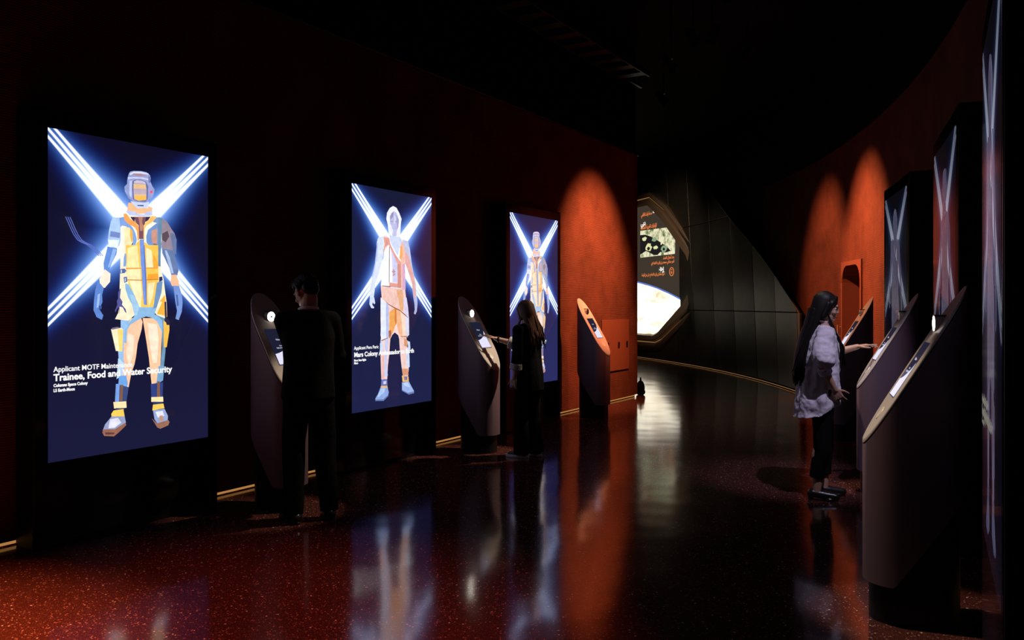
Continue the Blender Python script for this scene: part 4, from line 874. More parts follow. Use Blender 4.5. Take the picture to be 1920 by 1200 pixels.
spec = [(KL[0][0], math.degrees(math.atan2(NL.y, NL.x)) + 180, 1), (KL[1][0], math.degrees(math.atan2(NL.y, NL.x)) + 180, 1), (KL[2][0], math.degrees(math.atan2(NL.y, NL.x)) + 180, 0),
        (KR[0][0], -KR[0][1], 1), (KR[1][0], -KR[1][1], 0), (KR[2][0], -KR[2][1], 0)]
kiosks = []; used = set()
for (p, a, lit), lab in zip(spec, klabels):
    proto = k_lit if lit else k_off
    o = proto if id(proto) not in used else copy_tree(proto); used.add(id(proto))
    o.location = (p[0], p[1], 0); o.rotation_euler = (0, 0, R(a)); tag(o, lab, 'kiosk', 'slanted touch kiosks'); kiosks.append(o)
bpy.context.view_layer.update()

# small dark bag on the floor where the straight wall ends
bp = left_wall(Y_END + 0.22, -0.05)
bag = empty('bag', (bp.x, bp.y, 0)); tag(bag, 'small black bag standing on the floor at the end of the straight red wall', 'bag')
mb = MB(); mb.ball((0, 0, 0.12), (0.07, 0.11, 0.125)); mb.ball((0.0, 0, 0.05), (0.08, 0.12, 0.06)); remesh(mb, 'bag_body', M['black_cloth'], bag, 0.008)
mb = MB(); mb.tube([(0, 0.06 * math.cos(a), 0.22 + 0.07 * math.sin(a)) for a in [math.pi * i / 8 for i in range(9)]], 0.008, seg=8); mb.build('strap', M['black_cloth'], bag, smooth=True)

# ================================================================ ceiling gear
def track_light(loc, target, label):
    t = empty('track_light', loc); tag(t, label, 'spotlight', 'ceiling spotlights')
    d = (Vector(target) - Vector(loc)).normalized()
    mb = MB(); mb.tube([(0, 0, H_CEIL - loc[2]), (0, 0, 0.10)], 0.012, seg=8); mb.build('stem', M['ceil_metal'], t)
    mb = MB(); mb.tube([-d * 0.16, -d * 0.15, -d * 0.0, d * 0.02], [0.03, 0.055, 0.06, 0.062], seg=18); mb.build('lamp_body', M['ceil_metal'], t, auto=True)
    mb = MB(); mb.tube([d * 0.021, d * 0.07], [0.066, 0.074], seg=18, cap=False); mb.build('shade', M['satin_black'], t, auto=True)
    mb = MB(); mb.box((0, 0, 0.10), (0.03, 0.15, 0.02)); mb.build('yoke', M['ceil_metal'], t)
    return t
names = ['spotlight aimed at the red wall behind the far kiosk', 'spotlight aimed at the curved red wall beside the niche', 'spotlight aimed at the curved wall left of the niche', 'spotlight over the near floor', 'spotlight aimed at the weaker red pool on the near floor', 'spotlight added to brighten the orange-topped kiosk near the niche',
         'spotlight added to brighten the kiosk by the access panel', 'spotlight aimed at the kiosk with the man', 'spotlight aimed at the kiosk with the woman in black', 'spotlight aimed at the nearest side kiosk', 'spotlight aimed at the middle side kiosk', 'spotlight added to brighten the dark metal cladding', 'spotlight added to brighten the hexagonal screen surround']
for sp, nm in zip(SPOTS, names):  # labels in lamp order; the fill on the shirted woman has no fixture
    l_, t_ = Vector(sp[0]), Vector(sp[1]); d = (t_ - l_).normalized(); track_light(tuple(l_ - d * 0.10), tuple(t_), 'small dark ceiling ' + nm)
def rail(p, q, z, name, label):
    mb = MB(); d = (q - p).normalized(); nrm = Vector((-d.y, d.x, 0))
    mb.prism([(0, -0.02), ((q - p).length, -0.02), ((q - p).length, 0.02), (0, 0.02)], z, z + 0.04, lambda a, b, h: p + d * a + nrm * b + Vector((0, 0, h))); return tag(mb.build(name, M['ceil_metal']), label, 'rail')
rail(Vector((-0.27, 9.43, 0)) - T * 4.0, Vector((-0.27, 9.43, 0)) + T * 4.5, 5.0, 'lighting_rail', 'long thin lighting rail hanging below the black ceiling over the walkway')
# ladder cable tray
tray = empty('cable_tray'); tag(tray, 'dark cable tray with rungs running above the straight red wall', 'cable tray')
c0 = left_wall(5.4, 0.75); c1 = left_wall(12.2, 0.75); L_ = (c1 - c0).length
for sgn in (-1, 1):
    mb = MB(); mb.prism([(0, sgn * 0.2 - 0.01), (L_, sgn * 0.2 - 0.01), (L_, sgn * 0.2 + 0.01), (0, sgn * 0.2 + 0.01)], 4.75, 4.83, lambda a, b, h: c0 + T * a + NL * b + Vector((0, 0, h))); mb.build('side_rail', M['ceil_metal'], tray)
rung_mesh = None
for i in range(20):
    mb = MB(); mb.box((0, 0, 0), (0.16, 0.39, 0.02)); 
    if rung_mesh is None: rung_mesh = mb.mesh('rung', M['ceil_metal'])
    o = bpy.data.objects.new('rung', rung_mesh); COL.objects.link(o); o.parent = tray; p = c0 + T * (0.2 + i * (L_ - 0.4) / 19); o.location = (p.x, p.y, 4.76); o.rotation_euler = (0, 0, math.atan2(T.y, T.x))

# ================================================================ people
def ik(S, W_, l1, l2, pole):
    S, W_ = Vector(S), Vector(W_); d = W_ - S; D = min(d.length, (l1 + l2) * 0.995); d.normalize()
    a = (l1 * l1 - l2 * l2 + D * D) / (2 * D); h = math.sqrt(max(l1 * l1 - a * a, 0)); p = Vector(pole); p = (p - d * p.dot(d)).normalized()
    return S + d * a + p * h, S + d * D
def add_hand(mb, wrist, d, back, thumb_side, k=1.0, curl=0.35, spread=0.08, point=False):
    """palm, four jointed fingers and a thumb; d: wrist to knuckles, back: out of the back of the hand"""
    d = Vector(d).normalized(); bk = Vector(back); bk = (bk - d * bk.dot(d)).normalized(); sd = d.cross(bk).normalized()
    if sd.dot(Vector(thumb_side)) < 0: sd = -sd          # sd points to the thumb
    w = Vector(wrist)
    for off in (-0.030, -0.010, 0.010, 0.030):
        mb.capsule(w + d * 0.005 + sd * off * 0.55 * k, 0.017 * k, w + d * 0.083 * k + sd * off * k, 0.0125 * k, 10)
    mb.ball(w + d * 0.045 * k, (0.036 * k, 0.047 * k, 0.015 * k), Matrix((sd, d, bk)).transposed())
    for i, (off, ln) in enumerate(((0.031, 0.068), (0.0105, 0.077), (-0.0105, 0.071), (-0.031, 0.055))):
        p = w + d * 0.088 * k + sd * off * k; ang = math.atan2(off, 0.088) * 0.9 + off * spread / 0.03
        dd = (d * math.cos(ang) + sd * math.sin(ang)); c = curl * (0.3 if (point and i == 0) else 1.0 + 0.25 * i)
        for j, (seg_l, r0, r1) in enumerate(((0.45, 0.0090, 0.0082), (0.31, 0.0082, 0.0074), (0.24, 0.0074, 0.0066))):
            a = c * (j + 0.6); dj = dd * math.cos(a) - bk * math.sin(a); q = p + dj * ln * seg_l * k * 1.12; mb.capsule(p, r0 * k, q, r1 * k, 9); p = q
    p = w + d * 0.018 * k + sd * 0.028 * k; dt = (sd * 0.75 + d * 0.65 - bk * 0.25).normalized()
    for ln, r0, r1, tw in ((0.042, 0.014, 0.0105, 0.0), (0.032, 0.0105, 0.0092, 0.35), (0.026, 0.0092, 0.0078, 0.6)):
        dj = (dt * math.cos(tw) + d * math.sin(tw)).normalized(); q = p + dj * ln * k; mb.capsule(p, r0 * k, q, r1 * k, 9); p = q
def head_rot(yaw, pitch, roll=0.0):
    return (Matrix.Rotation(R(yaw), 3, 'Z') @ Matrix.Rotation(R(-pitch), 3, 'X') @ Matrix.Rotation(R(roll), 3, 'Y'))
def add_head(mb, c, k, rot, female=True):
    """c: head centre; local +Y is the face"""
    P = lambda x, y, z: Vector(c) + rot @ (Vector((x, y, z)) * k)
    B = lambda p, r: mb.ball(P(*p), tuple(v * k for v in r), rot, 22, 14)
    B((0, -0.018, 0.030), (0.074, 0.092, 0.082)); B((0, 0.010, -0.012), (0.063, 0.074, 0.072))
    B((0, 0.030, -0.062), (0.046, 0.052, 0.040)); B((0, 0.068, -0.092), (0.022, 0.020, 0.018))      # jaw, chin
    B((0, 0.070, 0.026), (0.050, 0.016, 0.014))                                                 # brow
    for s in (-1, 1):
        B((s * 0.036, 0.058, -0.030), (0.020, 0.020, 0.018)); B((s * 0.076, -0.012, -0.008), (0.009, 0.018, 0.030)); B((s * 0.080, -0.018, 0.006), (0.008, 0.016, 0.016))
        mb.capsule(P(s * 0.052, -0.01, -0.045), 0.018 * k, P(s * 0.022, 0.052, -0.088), 0.014 * k, 10)
    mb.capsule(P(0, 0.078, 0.014), 0.008 * k, P(0, 0.093, -0.022), 0.0105 * k, 12); B((0.010, 0.084, -0.028), (0.009, 0.010, 0.007)); B((-0.010, 0.084, -0.028), (0.009, 0.010, 0.007))
    B((0, 0.078, -0.052), (0.026, 0.014, 0.007)); B((0, 0.076, -0.063), (0.022, 0.014, 0.007)); B((0, 0.068, -0.045), (0.024, 0.014, 0.020))
def face_bits(t, c, k, rot, smile=False, eyes=True):
    P = lambda x, y, z: Vector(c) + rot @ (Vector((x, y, z)) * k)
    for s in (-1, 1):
        mb = MB(); mb.ball(P(s * 0.031, 0.062, 0.004), (0.0125 * k, 0.011 * k, 0.0085 * k), rot, 14, 10); e = mb.build('eye', M['eye_white'], t, smooth=True)
        mb = MB(); mb.ball(P(s * 0.031, 0.0705, 0.003), (0.0055 * k, 0.0035 * k, 0.0058 * k), rot, 12, 8); mb.build('iris', M['eye_dark'], e, smooth=True)
        mb = MB(); mb.tube([P(s * 0.016, 0.083, 0.023), P(s * 0.032, 0.080, 0.029), P(s * 0.048, 0.068, 0.022)], [0.002 * k, 0.0036 * k, 0.0015 * k], 8); mb.build('eyebrow', M['hair_black'], t, smooth=True)
    up = 0.010 if smile else 0.0
    for z0, r0 in ((-0.051, 0.0042), (-0.063, 0.0048)):
        mb = MB(); mb.tube([P(-0.027, 0.078, z0 + up - 0.003), P(-0.012, 0.0905, z0), P(0, 0.093, z0 - 0.001), P(0.012, 0.0905, z0), P(0.027, 0.078, z0 + up - 0.003)], [0.0012 * k, r0 * k, r0 * k, r0 * k, 0.0012 * k], 8); mb.build('lip', M['lips'], t, smooth=True)
    if smile:
        mb = MB(); mb.ball(P(0, 0.0875, -0.057), (0.018 * k, 0.004 * k, 0.004 * k), rot, 14, 8); mb.build('teeth', M['teeth'], t, smooth=True)
def folds(n1, n2, amp, ph=0.0):
    return lambda a, t: 1 + amp * t * (0.6 * math.sin(n1 * a + ph + 2.0 * t) + 0.4 * math.sin(n2 * a + 1.3 + ph - 3 * t))
def person(loc, face_dir, H, label, kind):
    """root empty at the feet; local +Y is where the body faces"""
    rz = math.atan2(face_dir[1], face_dir[0]) - math.pi / 2
    t = empty('person', (loc[0], loc[1], 0), rz); tag(t, label, 'person'); bpy.context.view_layer.update()
    return t, t.matrix_world.inverted(), H / 1.75
def leg_blobs(mb, k, side, foot, knee_fwd=0.02, grow=0.0):
    hip = Vector((side * 0.088, 0.0, 0.90)) * k; ank = Vector((foot[0], foot[1], 0.085 * k)); kn = (hip + ank) / 2 + Vector((side * 0.004, knee_fwd, 0.03 * k))
    mb.capsule(hip, (0.083 + grow) * k, kn, (0.056 + grow) * k); mb.capsule(kn, (0.056 + grow) * k, kn + (ank - kn) * 0.35 + Vector((0, -0.012, 0)), (0.056 + grow) * k); mb.capsule(kn + (ank - kn) * 0.35 + Vector((0, -0.012, 0)), (0.056 + grow) * k, ank, (0.036 + grow) * k)
    return hip, kn, ank
def foot_blobs(mb, k, ank, yaw=0.0, grow=0.0):
    d = Vector((-math.sin(R(yaw)), math.cos(R(yaw)), 0)); b = Vector((ank.x, ank.y, 0))
    mb.capsule(b - d * 0.035 * k + Vector((0, 0, 0.040 * k)), (0.034 + grow) * k, b + d * 0.10 * k + Vector((0, 0, 0.030 * k)), (0.030 + grow) * k)
    mb.capsule(b + d * 0.08 * k + Vector((0, 0, 0.028 * k)), (0.033 + grow) * k, b + d * 0.145 * k + Vector((0, 0, 0.024 * k)), (0.026 + grow) * k)
    mb.capsule(ank, (0.036 + grow) * k, b + Vector((0, 0, 0.045 * k)), (0.036 + grow) * k)
    return d, b
def torso_blobs(mb, k, wsh=0.185, lean=0.0):
    mb.ball(Vector((0, -0.005, 0.96)) * k, (0.165 * k, 0.115 * k, 0.13 * k)); mb.ball(Vector((0, 0, 1.12)) * k, (0.135 * k, 0.098 * k, 0.15 * k))
    mb.ball(Vector((0, lean * 0.5, 1.28)) * k, (0.158 * k, 0.110 * k, 0.16 * k)); mb.ball(Vector((0, lean, 1.38)) * k, (0.150 * k, 0.085 * k, 0.075 * k))
    for s in (-1, 1): mb.capsule(Vector((s * 0.05, lean, 1.435)) * k, 0.045 * k, Vector((s * (wsh - 0.02), lean, 1.405)) * k, 0.052 * k)
def strands(n, start_fn, path_fn, r, seg=6, mat=None, name='hair_lock', parent=None, seed=1):
    q = random.Random(seed); mb = MB()
    for i in range(n):
        pts, rd = path_fn(i, q); mb.tube(pts, rd, seg, flat=0.55)
    return mb.build(name, mat, parent, smooth=True)

def build_person(loc, face, H, label, cfg):
    t, inv, k = person(loc, face, H, label, cfg)
    fem = cfg['female']; lean = cfg.get('lean', 0.01)
    body = MB(); torso_blobs(body, k, 0.17 if fem else 0.175, lean)
    hc = Vector(cfg.get('head', (0, 0.035, 1.615))) * k; hr = head_rot(*cfg['head_rot'])
    nb = Vector((0, lean - 0.01, 1.41)) * k
    body.capsule(nb, (0.052 if fem else 0.062) * k, hc + hr @ (Vector((0, -0.022, -0.06)) * k), (0.047 if fem else 0.056) * k)
    add_head(body, hc, k, hr, fem)
    wsh = 0.165 if fem else 0.172; arms = {}
    for s, key in ((-1, 'left'), (1, 'right')):
        S = Vector((s * wsh, lean, 1.405)) * k; a = cfg[key]; Wt = inv @ Vector(a['hand']) if a.get('world') else Vector(a['hand']) * k
        E, Wr = ik(S, Wt, 0.285 * k, 0.250 * k, a.get('pole', (s * 0.4, -0.6, -0.6)))
        body.capsule(S, 0.048 * k, E, 0.036 * k); body.capsule(E, 0.037 * k, E + (Wr - E) * 0.3, 0.037 * k); body.capsule(E + (Wr - E) * 0.3, 0.037 * k, Wr, 0.024 * k)
        d = (Wr - E).normalized(); d2 = (d + Vector(a.get('bend', (0, 0, 0)))).normalized()
        add_hand(body, Wr, d2, a.get('back', (s, 0, 0)), a.get('thumb', (0, 1, 0.3)), k * (0.95 if fem else 1.05), a.get('curl', 0.35), point=a.get('point', False))
        arms[key] = (S, E, Wr)
    legs = {}
    for s, key in ((-1, 'left_foot'), (1, 'right_foot')):
        f = cfg[key]; hip, kn, ank = leg_blobs(body, k, s, (f[0] * k, f[1] * k)); foot_blobs(body, k, ank, f[2]); legs[key] = (hip, kn, ank, f[2])
    remesh(body, 'body', M[cfg['skin']], t, 0.0048, 3)
    face_bits(t, hc, k, hr, cfg.get('smile', False))
    return t, inv, k, hc, hr, arms, legs, lean
def trousers(t, k, legs, hem, width, mat, name='trousers', waist=1.03, flare=0.0):
    mb = MB(); mb.loft([((0, 0, 0.80 * k), 0.16 * k, 0.115 * k), ((0, -0.005, 0.93 * k), 0.183 * k, 0.132 * k), ((0, 0, waist * k), 0.158 * k, 0.118 * k)], 40)
    for key in legs:
        hip, kn, ank, yaw = legs[key]; h = Vector((ank.x, ank.y, hem * k)); 
        mb.tube([hip + Vector((0, 0, 0.03)), hip - Vector((0, 0, 0.10)), kn + Vector((0, 0, 0.05)), kn - Vector((0, 0, 0.10)), kn + (h - kn) * 0.7, h], [0.097 * k, 0.094 * k, 0.070 * k + width, 0.068 * k + width, 0.058 * k + width + flare * 0.6, 0.055 * k + width + flare], 24)
    return remesh(mb, name, M[mat], t, 0.008, 4)
def sleeve(mb, k, S, E, Wr, upto, r0, r1, r2, puff=0.0):
    S, E, Wr = Vector(S), Vector(E), Vector(Wr)
    if upto <= 1.0:
        mb.tube([S - (E - S) * 0.02, S + (E - S) * 0.5 * upto, S + (E - S) * upto], [r0, r1 + puff, r2], 20)
    else:
        m = E + (Wr - E) * (upto - 1.0); mb.capsule(S, r0, E, r1 + puff); mb.capsule(E, r1 + puff, E + (m - E) * 0.7, r1 + puff * 0.6); mb.tube([E, m], [r1, r2], 20)

# ---- woman in the pale oversized shirt at the middle side kiosk
k2 = kiosks[4].matrix_world
touch_w = k2 @ Vector(face_frame(FL * 0.37, 0.02, 0.010))
hd = Vector((0.93, -0.30, 0))
wrist = touch_w - Vector((0.145, -0.045, -0.035))
cfg = dict(female=True, skin='skin', head_rot=(0, 14, 0), head=(0, 0.045, 1.602), lean=0.02, smile=True,
           left=dict(hand=tuple(wrist), world=True, pole=(-0.5, -0.2, -0.8), back=(0, 0.3, 1), thumb=(1, 0, 0), curl=0.22, bend=(0.05, 0, -0.10), point=True),
           right=dict(hand=(0.20, 0.085, 0.93), pole=(0.5, -0.5, 0), back=(1, 0, 0), thumb=(0, 1, 0), curl=0.45),
           left_foot=(-0.10, 0.03, 6), right_foot=(0.09, -0.045, -8))
# local left arm is at -x: facing +Y, -x is the person's left
t, inv, k, hc, hr, arms, legs, lean = build_person((2.44, 6.52), (0.965, -0.26), 1.64, 'woman with long black hair and loose pale shirt reaching out to a side kiosk', cfg)
trousers(t, k, legs, 0.185, 0.004, 'black_cloth')
mb = MB()
hemz = lambda base: (lambda a: (base + 0.11 * max(0.0, math.sin(a)) ** 1.0 - 0.03 * max(0.0, -math.sin(a))) * k)
mb.loft([((0, -0.035 * k, hemz(0.70)), 0.215 * k, 0.185 * k), ((0, -0.03 * k, lambda a: (0.80 + 0.06 * max(0.0, math.sin(a))) * k), 0.208 * k, 0.178 * k), ((0, -0.02 * k, 0.95 * k), 0.200 * k, 0.165 * k), ((0, -0.01 * k, 1.10 * k), 0.188 * k, 0.150 * k),
         ((0, 0.0, 1.25 * k), 0.182 * k, 0.140 * k), ((0, 0.01, 1.36 * k), 0.172 * k, 0.115 * k), ((0, 0.012, 1.43 * k), 0.125 * k, 0.080 * k), ((0, 0.01, 1.47 * k), 0.066 * k, 0.062 * k)],
        96, lambda a, tt: 1 + 0.085 * (1 - tt) ** 0.8 * (0.6 * math.sin(7 * a + 4 * tt) + 0.4 * math.sin(12 * a + 1.0 - 6 * tt)))
for key in ('left', 'right'):
    S, E, Wr = arms[key]
    if key == 'right':
        mb.tube([S + Vector((0.0, 0, 0.02)), S + (E - S) * 0.35 + Vector((0.01, 0, 0)), S + (E - S) * 0.75 + Vector((0.015, 0.01, 0)), S + (E - S) * 1.0 + Vector((0.01, 0.02, 0.02)), E + (Wr - E) * 0.10], [0.070 * k, 0.085 * k, 0.100 * k, 0.085 * k, 0.062 * k], 28)
    else:
        mb.tube([S + Vector((0.0, 0, 0.02)), S + (E - S) * 0.35, S + (E - S) * 0.75, E + Vector((0, 0, -0.01)), E + (Wr - E) * 0.10], [0.070 * k, 0.080 * k, 0.090 * k, 0.080 * k, 0.062 * k], 28)
sh = remesh(mb, 'shirt', M['shirt'], t, 0.007, 3)
tex = bpy.data.textures.new('folds', 'CLOUDS'); tex.noise_scale = 0.09; tex.noise_depth = 2
dm = sh.modifiers.new('folds', 'DISPLACE'); dm.texture = tex; dm.strength = 0.036; dm.mid_level = 0.5
for key in ('left', 'right'):
    S, E, Wr = arms[key]; d = (Wr - E).normalized(); q = E + d * 0.035 * k
    mb = MB(); mb.tube([q, q + d * 0.006, q + d * 0.055 * k, q + d * 0.060 * k], [0.048 * k, 0.056 * k, 0.055 * k, 0.049 * k], 28); c = mb.build('cuff', M['shirt'], t, auto=True)
    mb = MB(); mb.ball(q + d * 0.03 * k + (Vector((1, 0, 0)) if key == 'right' else Vector((-1, 0, 0))) * 0.056 * k, 0.0055); mb.build('button', M['ring_off'], c, smooth=True)
mb = MB()
for s in (-1, 1):
    mb.tube([Vector((s * 0.010, 0.075, 1.425)) * k, Vector((s * 0.050, 0.060, 1.46)) * k, Vector((s * 0.064, 0.0, 1.485)) * k, Vector((s * 0.030, -0.055, 1.50)) * k, Vector((0, -0.062, 1.50)) * k], [0.010, 0.020, 0.020, 0.018, 0.018], 10, flat=0.5)
mb.build('collar', M['shirt'], t, smooth=True)
for key in ('left_foot', 'right_foot'):
    hip, kn, ank, yaw = legs[key]; d = Vector((-math.sin(R(yaw)), math.cos(R(yaw)), 0)); b = Vector((ank.x, ank.y, 0)); mb = MB()
    mb.capsule(b + d * 0.045 * k + Vector((0, 0, 0.045 * k)), 0.040 * k, b + d * 0.15 * k + Vector((0, 0, 0.036 * k)), 0.033 * k); mb.capsule(b - d * 0.035 * k + Vector((0, 0, 0.055 * k)), 0.041 * k, b + d * 0.05 * k + Vector((0, 0, 0.045 * k)), 0.040 * k)
    mb.tube([b - d * 0.04 * k, b - d * 0.045 * k + Vector((0, 0, 0.05 * k))], [0.030 * k, 0.036 * k], 14); mb.tube([b + d * 0.10 * k, b + d * 0.10 * k + Vector((0, 0, 0.02))], [0.046 * k, 0.046 * k], 16)
    remesh(mb, 'shoe', M['shoe_black'], t, 0.006, 2)
# long hair: cap plus locks to the waist
def P_(x, y, z): return hc + hr @ (Vector((x, y, z)) * k)
mb = MB(); mb.ball(P_(0, -0.026, 0.038), (0.090 * k, 0.100 * k, 0.094 * k), hr); mb.ball(P_(0, -0.045, -0.04), (0.086 * k, 0.070 * k, 0.11 * k), hr)
mb.loft([((0, -0.19 * k, 0.99 * k), 0.055 * k, 0.022 * k), ((0, -0.19 * k, 1.08 * k), 0.095 * k, 0.038 * k), ((0, -0.165 * k, 1.22 * k), 0.105 * k, 0.050 * k), ((0, -0.125 * k, 1.36 * k), 0.100 * k, 0.055 * k), ((0, -0.075 * k, 1.48 * k), 0.092 * k, 0.062 * k), ((0, -0.035 * k, 1.60 * k), 0.080 * k, 0.070 * k)],
        90, lambda a, tt: 1 + 0.035 * math.sin(17 * a + 3 * tt) + 0.02 * math.sin(31 * a))
for s in (-1, 1): mb.capsule(P_(s * 0.080, -0.005, 0.03), 0.022 * k, P_(s * 0.088, -0.020, -0.08), 0.026 * k)
for s in (-1, 1):
    mb.capsule(P_(s * 0.02, 0.046, 0.095), 0.018 * k, P_(s * 0.070, 0.026, 0.045), 0.018 * k); mb.capsule(P_(s * 0.070, 0.026, 0.045), 0.020 * k, P_(s * 0.082, -0.012, -0.06), 0.024 * k)
    mb.capsule(P_(0, 0.058, 0.082), 0.012 * k, P_(s * 0.055, 0.052, 0.056), 0.012 * k)
hair = remesh(mb, 'hair', M['hair_black'], t, 0.006, 3)
def crown(a, els, rx=0.091, ry=0.101, rz=0.096):
    return [P_(rx * math.cos(R(e)) * math.cos(a), -0.024 + ry * math.cos(R(e)) * math.sin(a), 0.038 + rz * math.sin(R(e))) for e in els]
def lockA(i, q):
    a = R(180 + q.uniform(-12, 192)); x0, y0 = 0.080 * math.cos(a), -0.03 + 0.075 * math.sin(a); top = P_(x0 * 0.8, y0 * 0.9, 0.04)
    end = Vector((x0 * 1.25 * k + q.uniform(-0.02, 0.02), (-0.185 + q.uniform(-0.03, 0.05)) * k - 0.2 * abs(x0) * k, (0.99 + q.uniform(-0.05, 0.10)) * k))
    m1 = P_(x0 * 1.15, y0 * 1.1 - 0.012, -0.06); m2 = Vector((x0 * 1.3 * k, (-0.125 + 0.3 * max(0, y0)) * k + q.uniform(-0.02, 0.02), 1.33 * k)); m3 = (m2 + end) / 2 + Vector((q.uniform(-0.012, 0.012), -0.012, 0))
    return crown(a, (88, 65, 40, 15)) + [m1, m2, m3, end], [0.003, 0.006, 0.0065, 0.007, 0.0075, 0.008, 0.007, 0.002]
strands(240, None, lockA, 0, mat=M['hair_black'], name='hair_lock', parent=hair, seed=4)
def lockF(i, q):
    s = 1 if i % 2 else -1; x = s * (0.082 + q.uniform(-0.006, 0.010))
    return [P_(x * 0.8, -0.0, 0.05), P_(x, 0.004, -0.04), Vector((s * 0.095, 0.080 + q.uniform(-0.01, 0.02), 1.42)) * k, Vector((s * 0.10 + q.uniform(-0.02, 0.01), 0.150 + q.uniform(0, 0.02), 1.27)) * k, Vector((s * 0.10, 0.165 + q.uniform(-0.02, 0.02), 1.12 + q.uniform(-0.03, 0.05))) * k], [0.004, 0.006, 0.007, 0.006, 0.002]
strands(44, None, lockF, 0, mat=M['hair_black'], name='hair_lock', parent=hair, seed=5)

# ---- woman in black at the second front kiosk
k1 = kiosks[1].matrix_world
touch = k1 @ Vector(face_frame(FL * 0.40, -0.02, 0.012))
side = k1.to_3x3() @ Vector((0, 1, 0))
fdir = Vector((-0.80, 0.60, 0)).normalized()
cfg = dict(female=True, skin='skin', head_rot=(-16, 18, 0), head=(0, 0.045, 1.602), lean=0.02,
           right=dict(hand=tuple(touch - fdir * 0.15 + Vector((0, 0, 0.005))), world=True, pole=(0.4, -0.3, -0.8), back=(0, 0.2, 1), thumb=(-1, 0, 0), curl=0.2, bend=(0.0, 0.0, 0.12)),
           left=dict(hand=(-0.235, 0.02, 0.885), pole=(-0.5, -0.6, 0), back=(-1, 0, 0), thumb=(0, 1, 0), curl=0.45),
           left_foot=(-0.085, 0.03, 8), right_foot=(0.10, -0.03, -8))
t, inv, k, hc, hr, arms, legs, lean = build_person((0.165, 8.28), tuple(fdir), 1.58, 'woman dressed in black with long brown hair touching a lit kiosk', cfg)
trousers(t, k, legs, 0.045, 0.012, 'black_cloth', flare=0.022)
mb = MB()
mb.loft([((0, -0.005, 0.74 * k), 0.200 * k, 0.150 * k), ((0, -0.005, 0.92 * k), 0.190 * k, 0.145 * k), ((0, 0, 1.10 * k), 0.172 * k, 0.130 * k), ((0, 0.01, 1.28 * k), 0.178 * k, 0.130 * k), ((0, 0.015, 1.38 * k), 0.165 * k, 0.105 * k), ((0, 0.012, 1.44 * k), 0.115 * k, 0.075 * k), ((0, 0.01, 1.475 * k), 0.06 * k, 0.058 * k)],
        72, lambda a, tt: 1 + 0.04 * (1 - tt) * (0.6 * math.sin(6 * a + 3 * tt) + 0.4 * math.sin(11 * a + 1.0)))
for key in ('left', 'right'):
    S, E, Wr = arms[key]; up = 1.35 if key == 'left' else 1.15
    mb.ball(S, 0.066 * k); mb.capsule(Vector((S.x * 0.3, S.y, S.z + 0.02 * k)), 0.058 * k, S, 0.062 * k)
    m = E + (Wr - E) * (up - 1); mb.tube([S + Vector((0, 0, 0.015)), S + (E - S) * 0.5, E, m], [0.062 * k, 0.062 * k, 0.060 * k, 0.060 * k], 24)
remesh(mb, 'coat', M['black_cloth'], t, 0.008, 4)
for key in ('left', 'right'):
    S, E, Wr = arms[key]; d = (Wr - E).normalized(); q = E + (Wr - E) * ((0.33 if key == 'left' else 0.13))
    mb = MB(); mb.tube([q, q + d * 0.006, q + d * 0.060 * k, q + d * 0.066 * k], [0.055 * k, 0.066 * k, 0.070 * k, 0.060 * k], 28); mb.build('turned_cuff', M['grey_cloth'], t, auto=True)
S, E, Wr = arms['right']; d = (Wr - E).normalized(); q = Wr - d * 0.035
mb = MB(); mb.tube([q, q + d * 0.004, q + d * 0.016, q + d * 0.020], [0.026, 0.031, 0.031, 0.026], 22); mb.build('bracelet', M['shoe_black'], t, auto=True)
for key in ('left_foot', 'right_foot'):
    hip, kn, ank, yaw = legs[key]; mb = MB(); d, b = foot_blobs(mb, k, ank, yaw, 0.008); remesh(mb, 'shoe', M['shoe_black'], t, 0.006, 2)
    mb = MB(); mb.prism([((b + d * 0.055 * k + (d * math.cos(a) * 0.145 + Vector((-d.y, d.x, 0)) * math.sin(a) * 0.048) * k).x, (b + d * 0.055 * k + (d * math.cos(a) * 0.145 + Vector((-d.y, d.x, 0)) * math.sin(a) * 0.048) * k).y) for a in [2 * math.pi * i / 24 for i in range(24)]], 0.0, 0.028); bevel(mb.build('sole', M['shoe_white'], t, auto=True), 0.004)
mb = MB(); mb.ball(P_(0, -0.028, 0.034), (0.086 * k, 0.097 * k, 0.090 * k), hr); mb.ball(P_(0, -0.06, -0.06), (0.080 * k, 0.05 * k, 0.10 * k), hr)
for s in (-1, 1):
    mb.capsule(P_(s * 0.02, 0.05, 0.095), 0.020 * k, P_(s * 0.070, 0.03, 0.045), 0.020 * k); mb.capsule(P_(s * 0.070, 0.026, 0.045), 0.020 * k, P_(s * 0.084, -0.005, -0.07), 0.026 * k)
hair = remesh(mb, 'hair', M['hair_brown'], t, 0.006, 3)
def lockB(i, q):
    a = R(180 + q.uniform(-30, 210)); x0, y0 = 0.080 * math.cos(a), -0.03 + 0.075 * math.sin(a); top = P_(x0 * 0.8, y0 * 0.9, 0.03)
    f = 1 if y0 > -0.03 else 0
    end = Vector((x0 * 1.35 * k + q.uniform(-0.02, 0.02), ((0.125 if f else -0.13) + q.uniform(-0.03, 0.03)) * k, (1.24 + q.uniform(-0.05, 0.08)) * k))
    m1 = P_(x0 * 1.15, y0 * 1.1 - 0.008, -0.06); m2 = Vector((x0 * 1.35 * k, ((0.075 if f else -0.10)) * k + q.uniform(-0.015, 0.015), 1.43 * k))
    return crown(a, (88, 65, 40, 15)) + [m1, m2, (m2 + end) / 2 + Vector((q.uniform(-0.01, 0.01), 0, 0)), end], [0.003, 0.006, 0.0065, 0.007, 0.0085, 0.009, 0.008, 0.002]
strands(200, None, lockB, 0, mat=M['hair_brown'], name='hair_lock', parent=hair, seed=6)

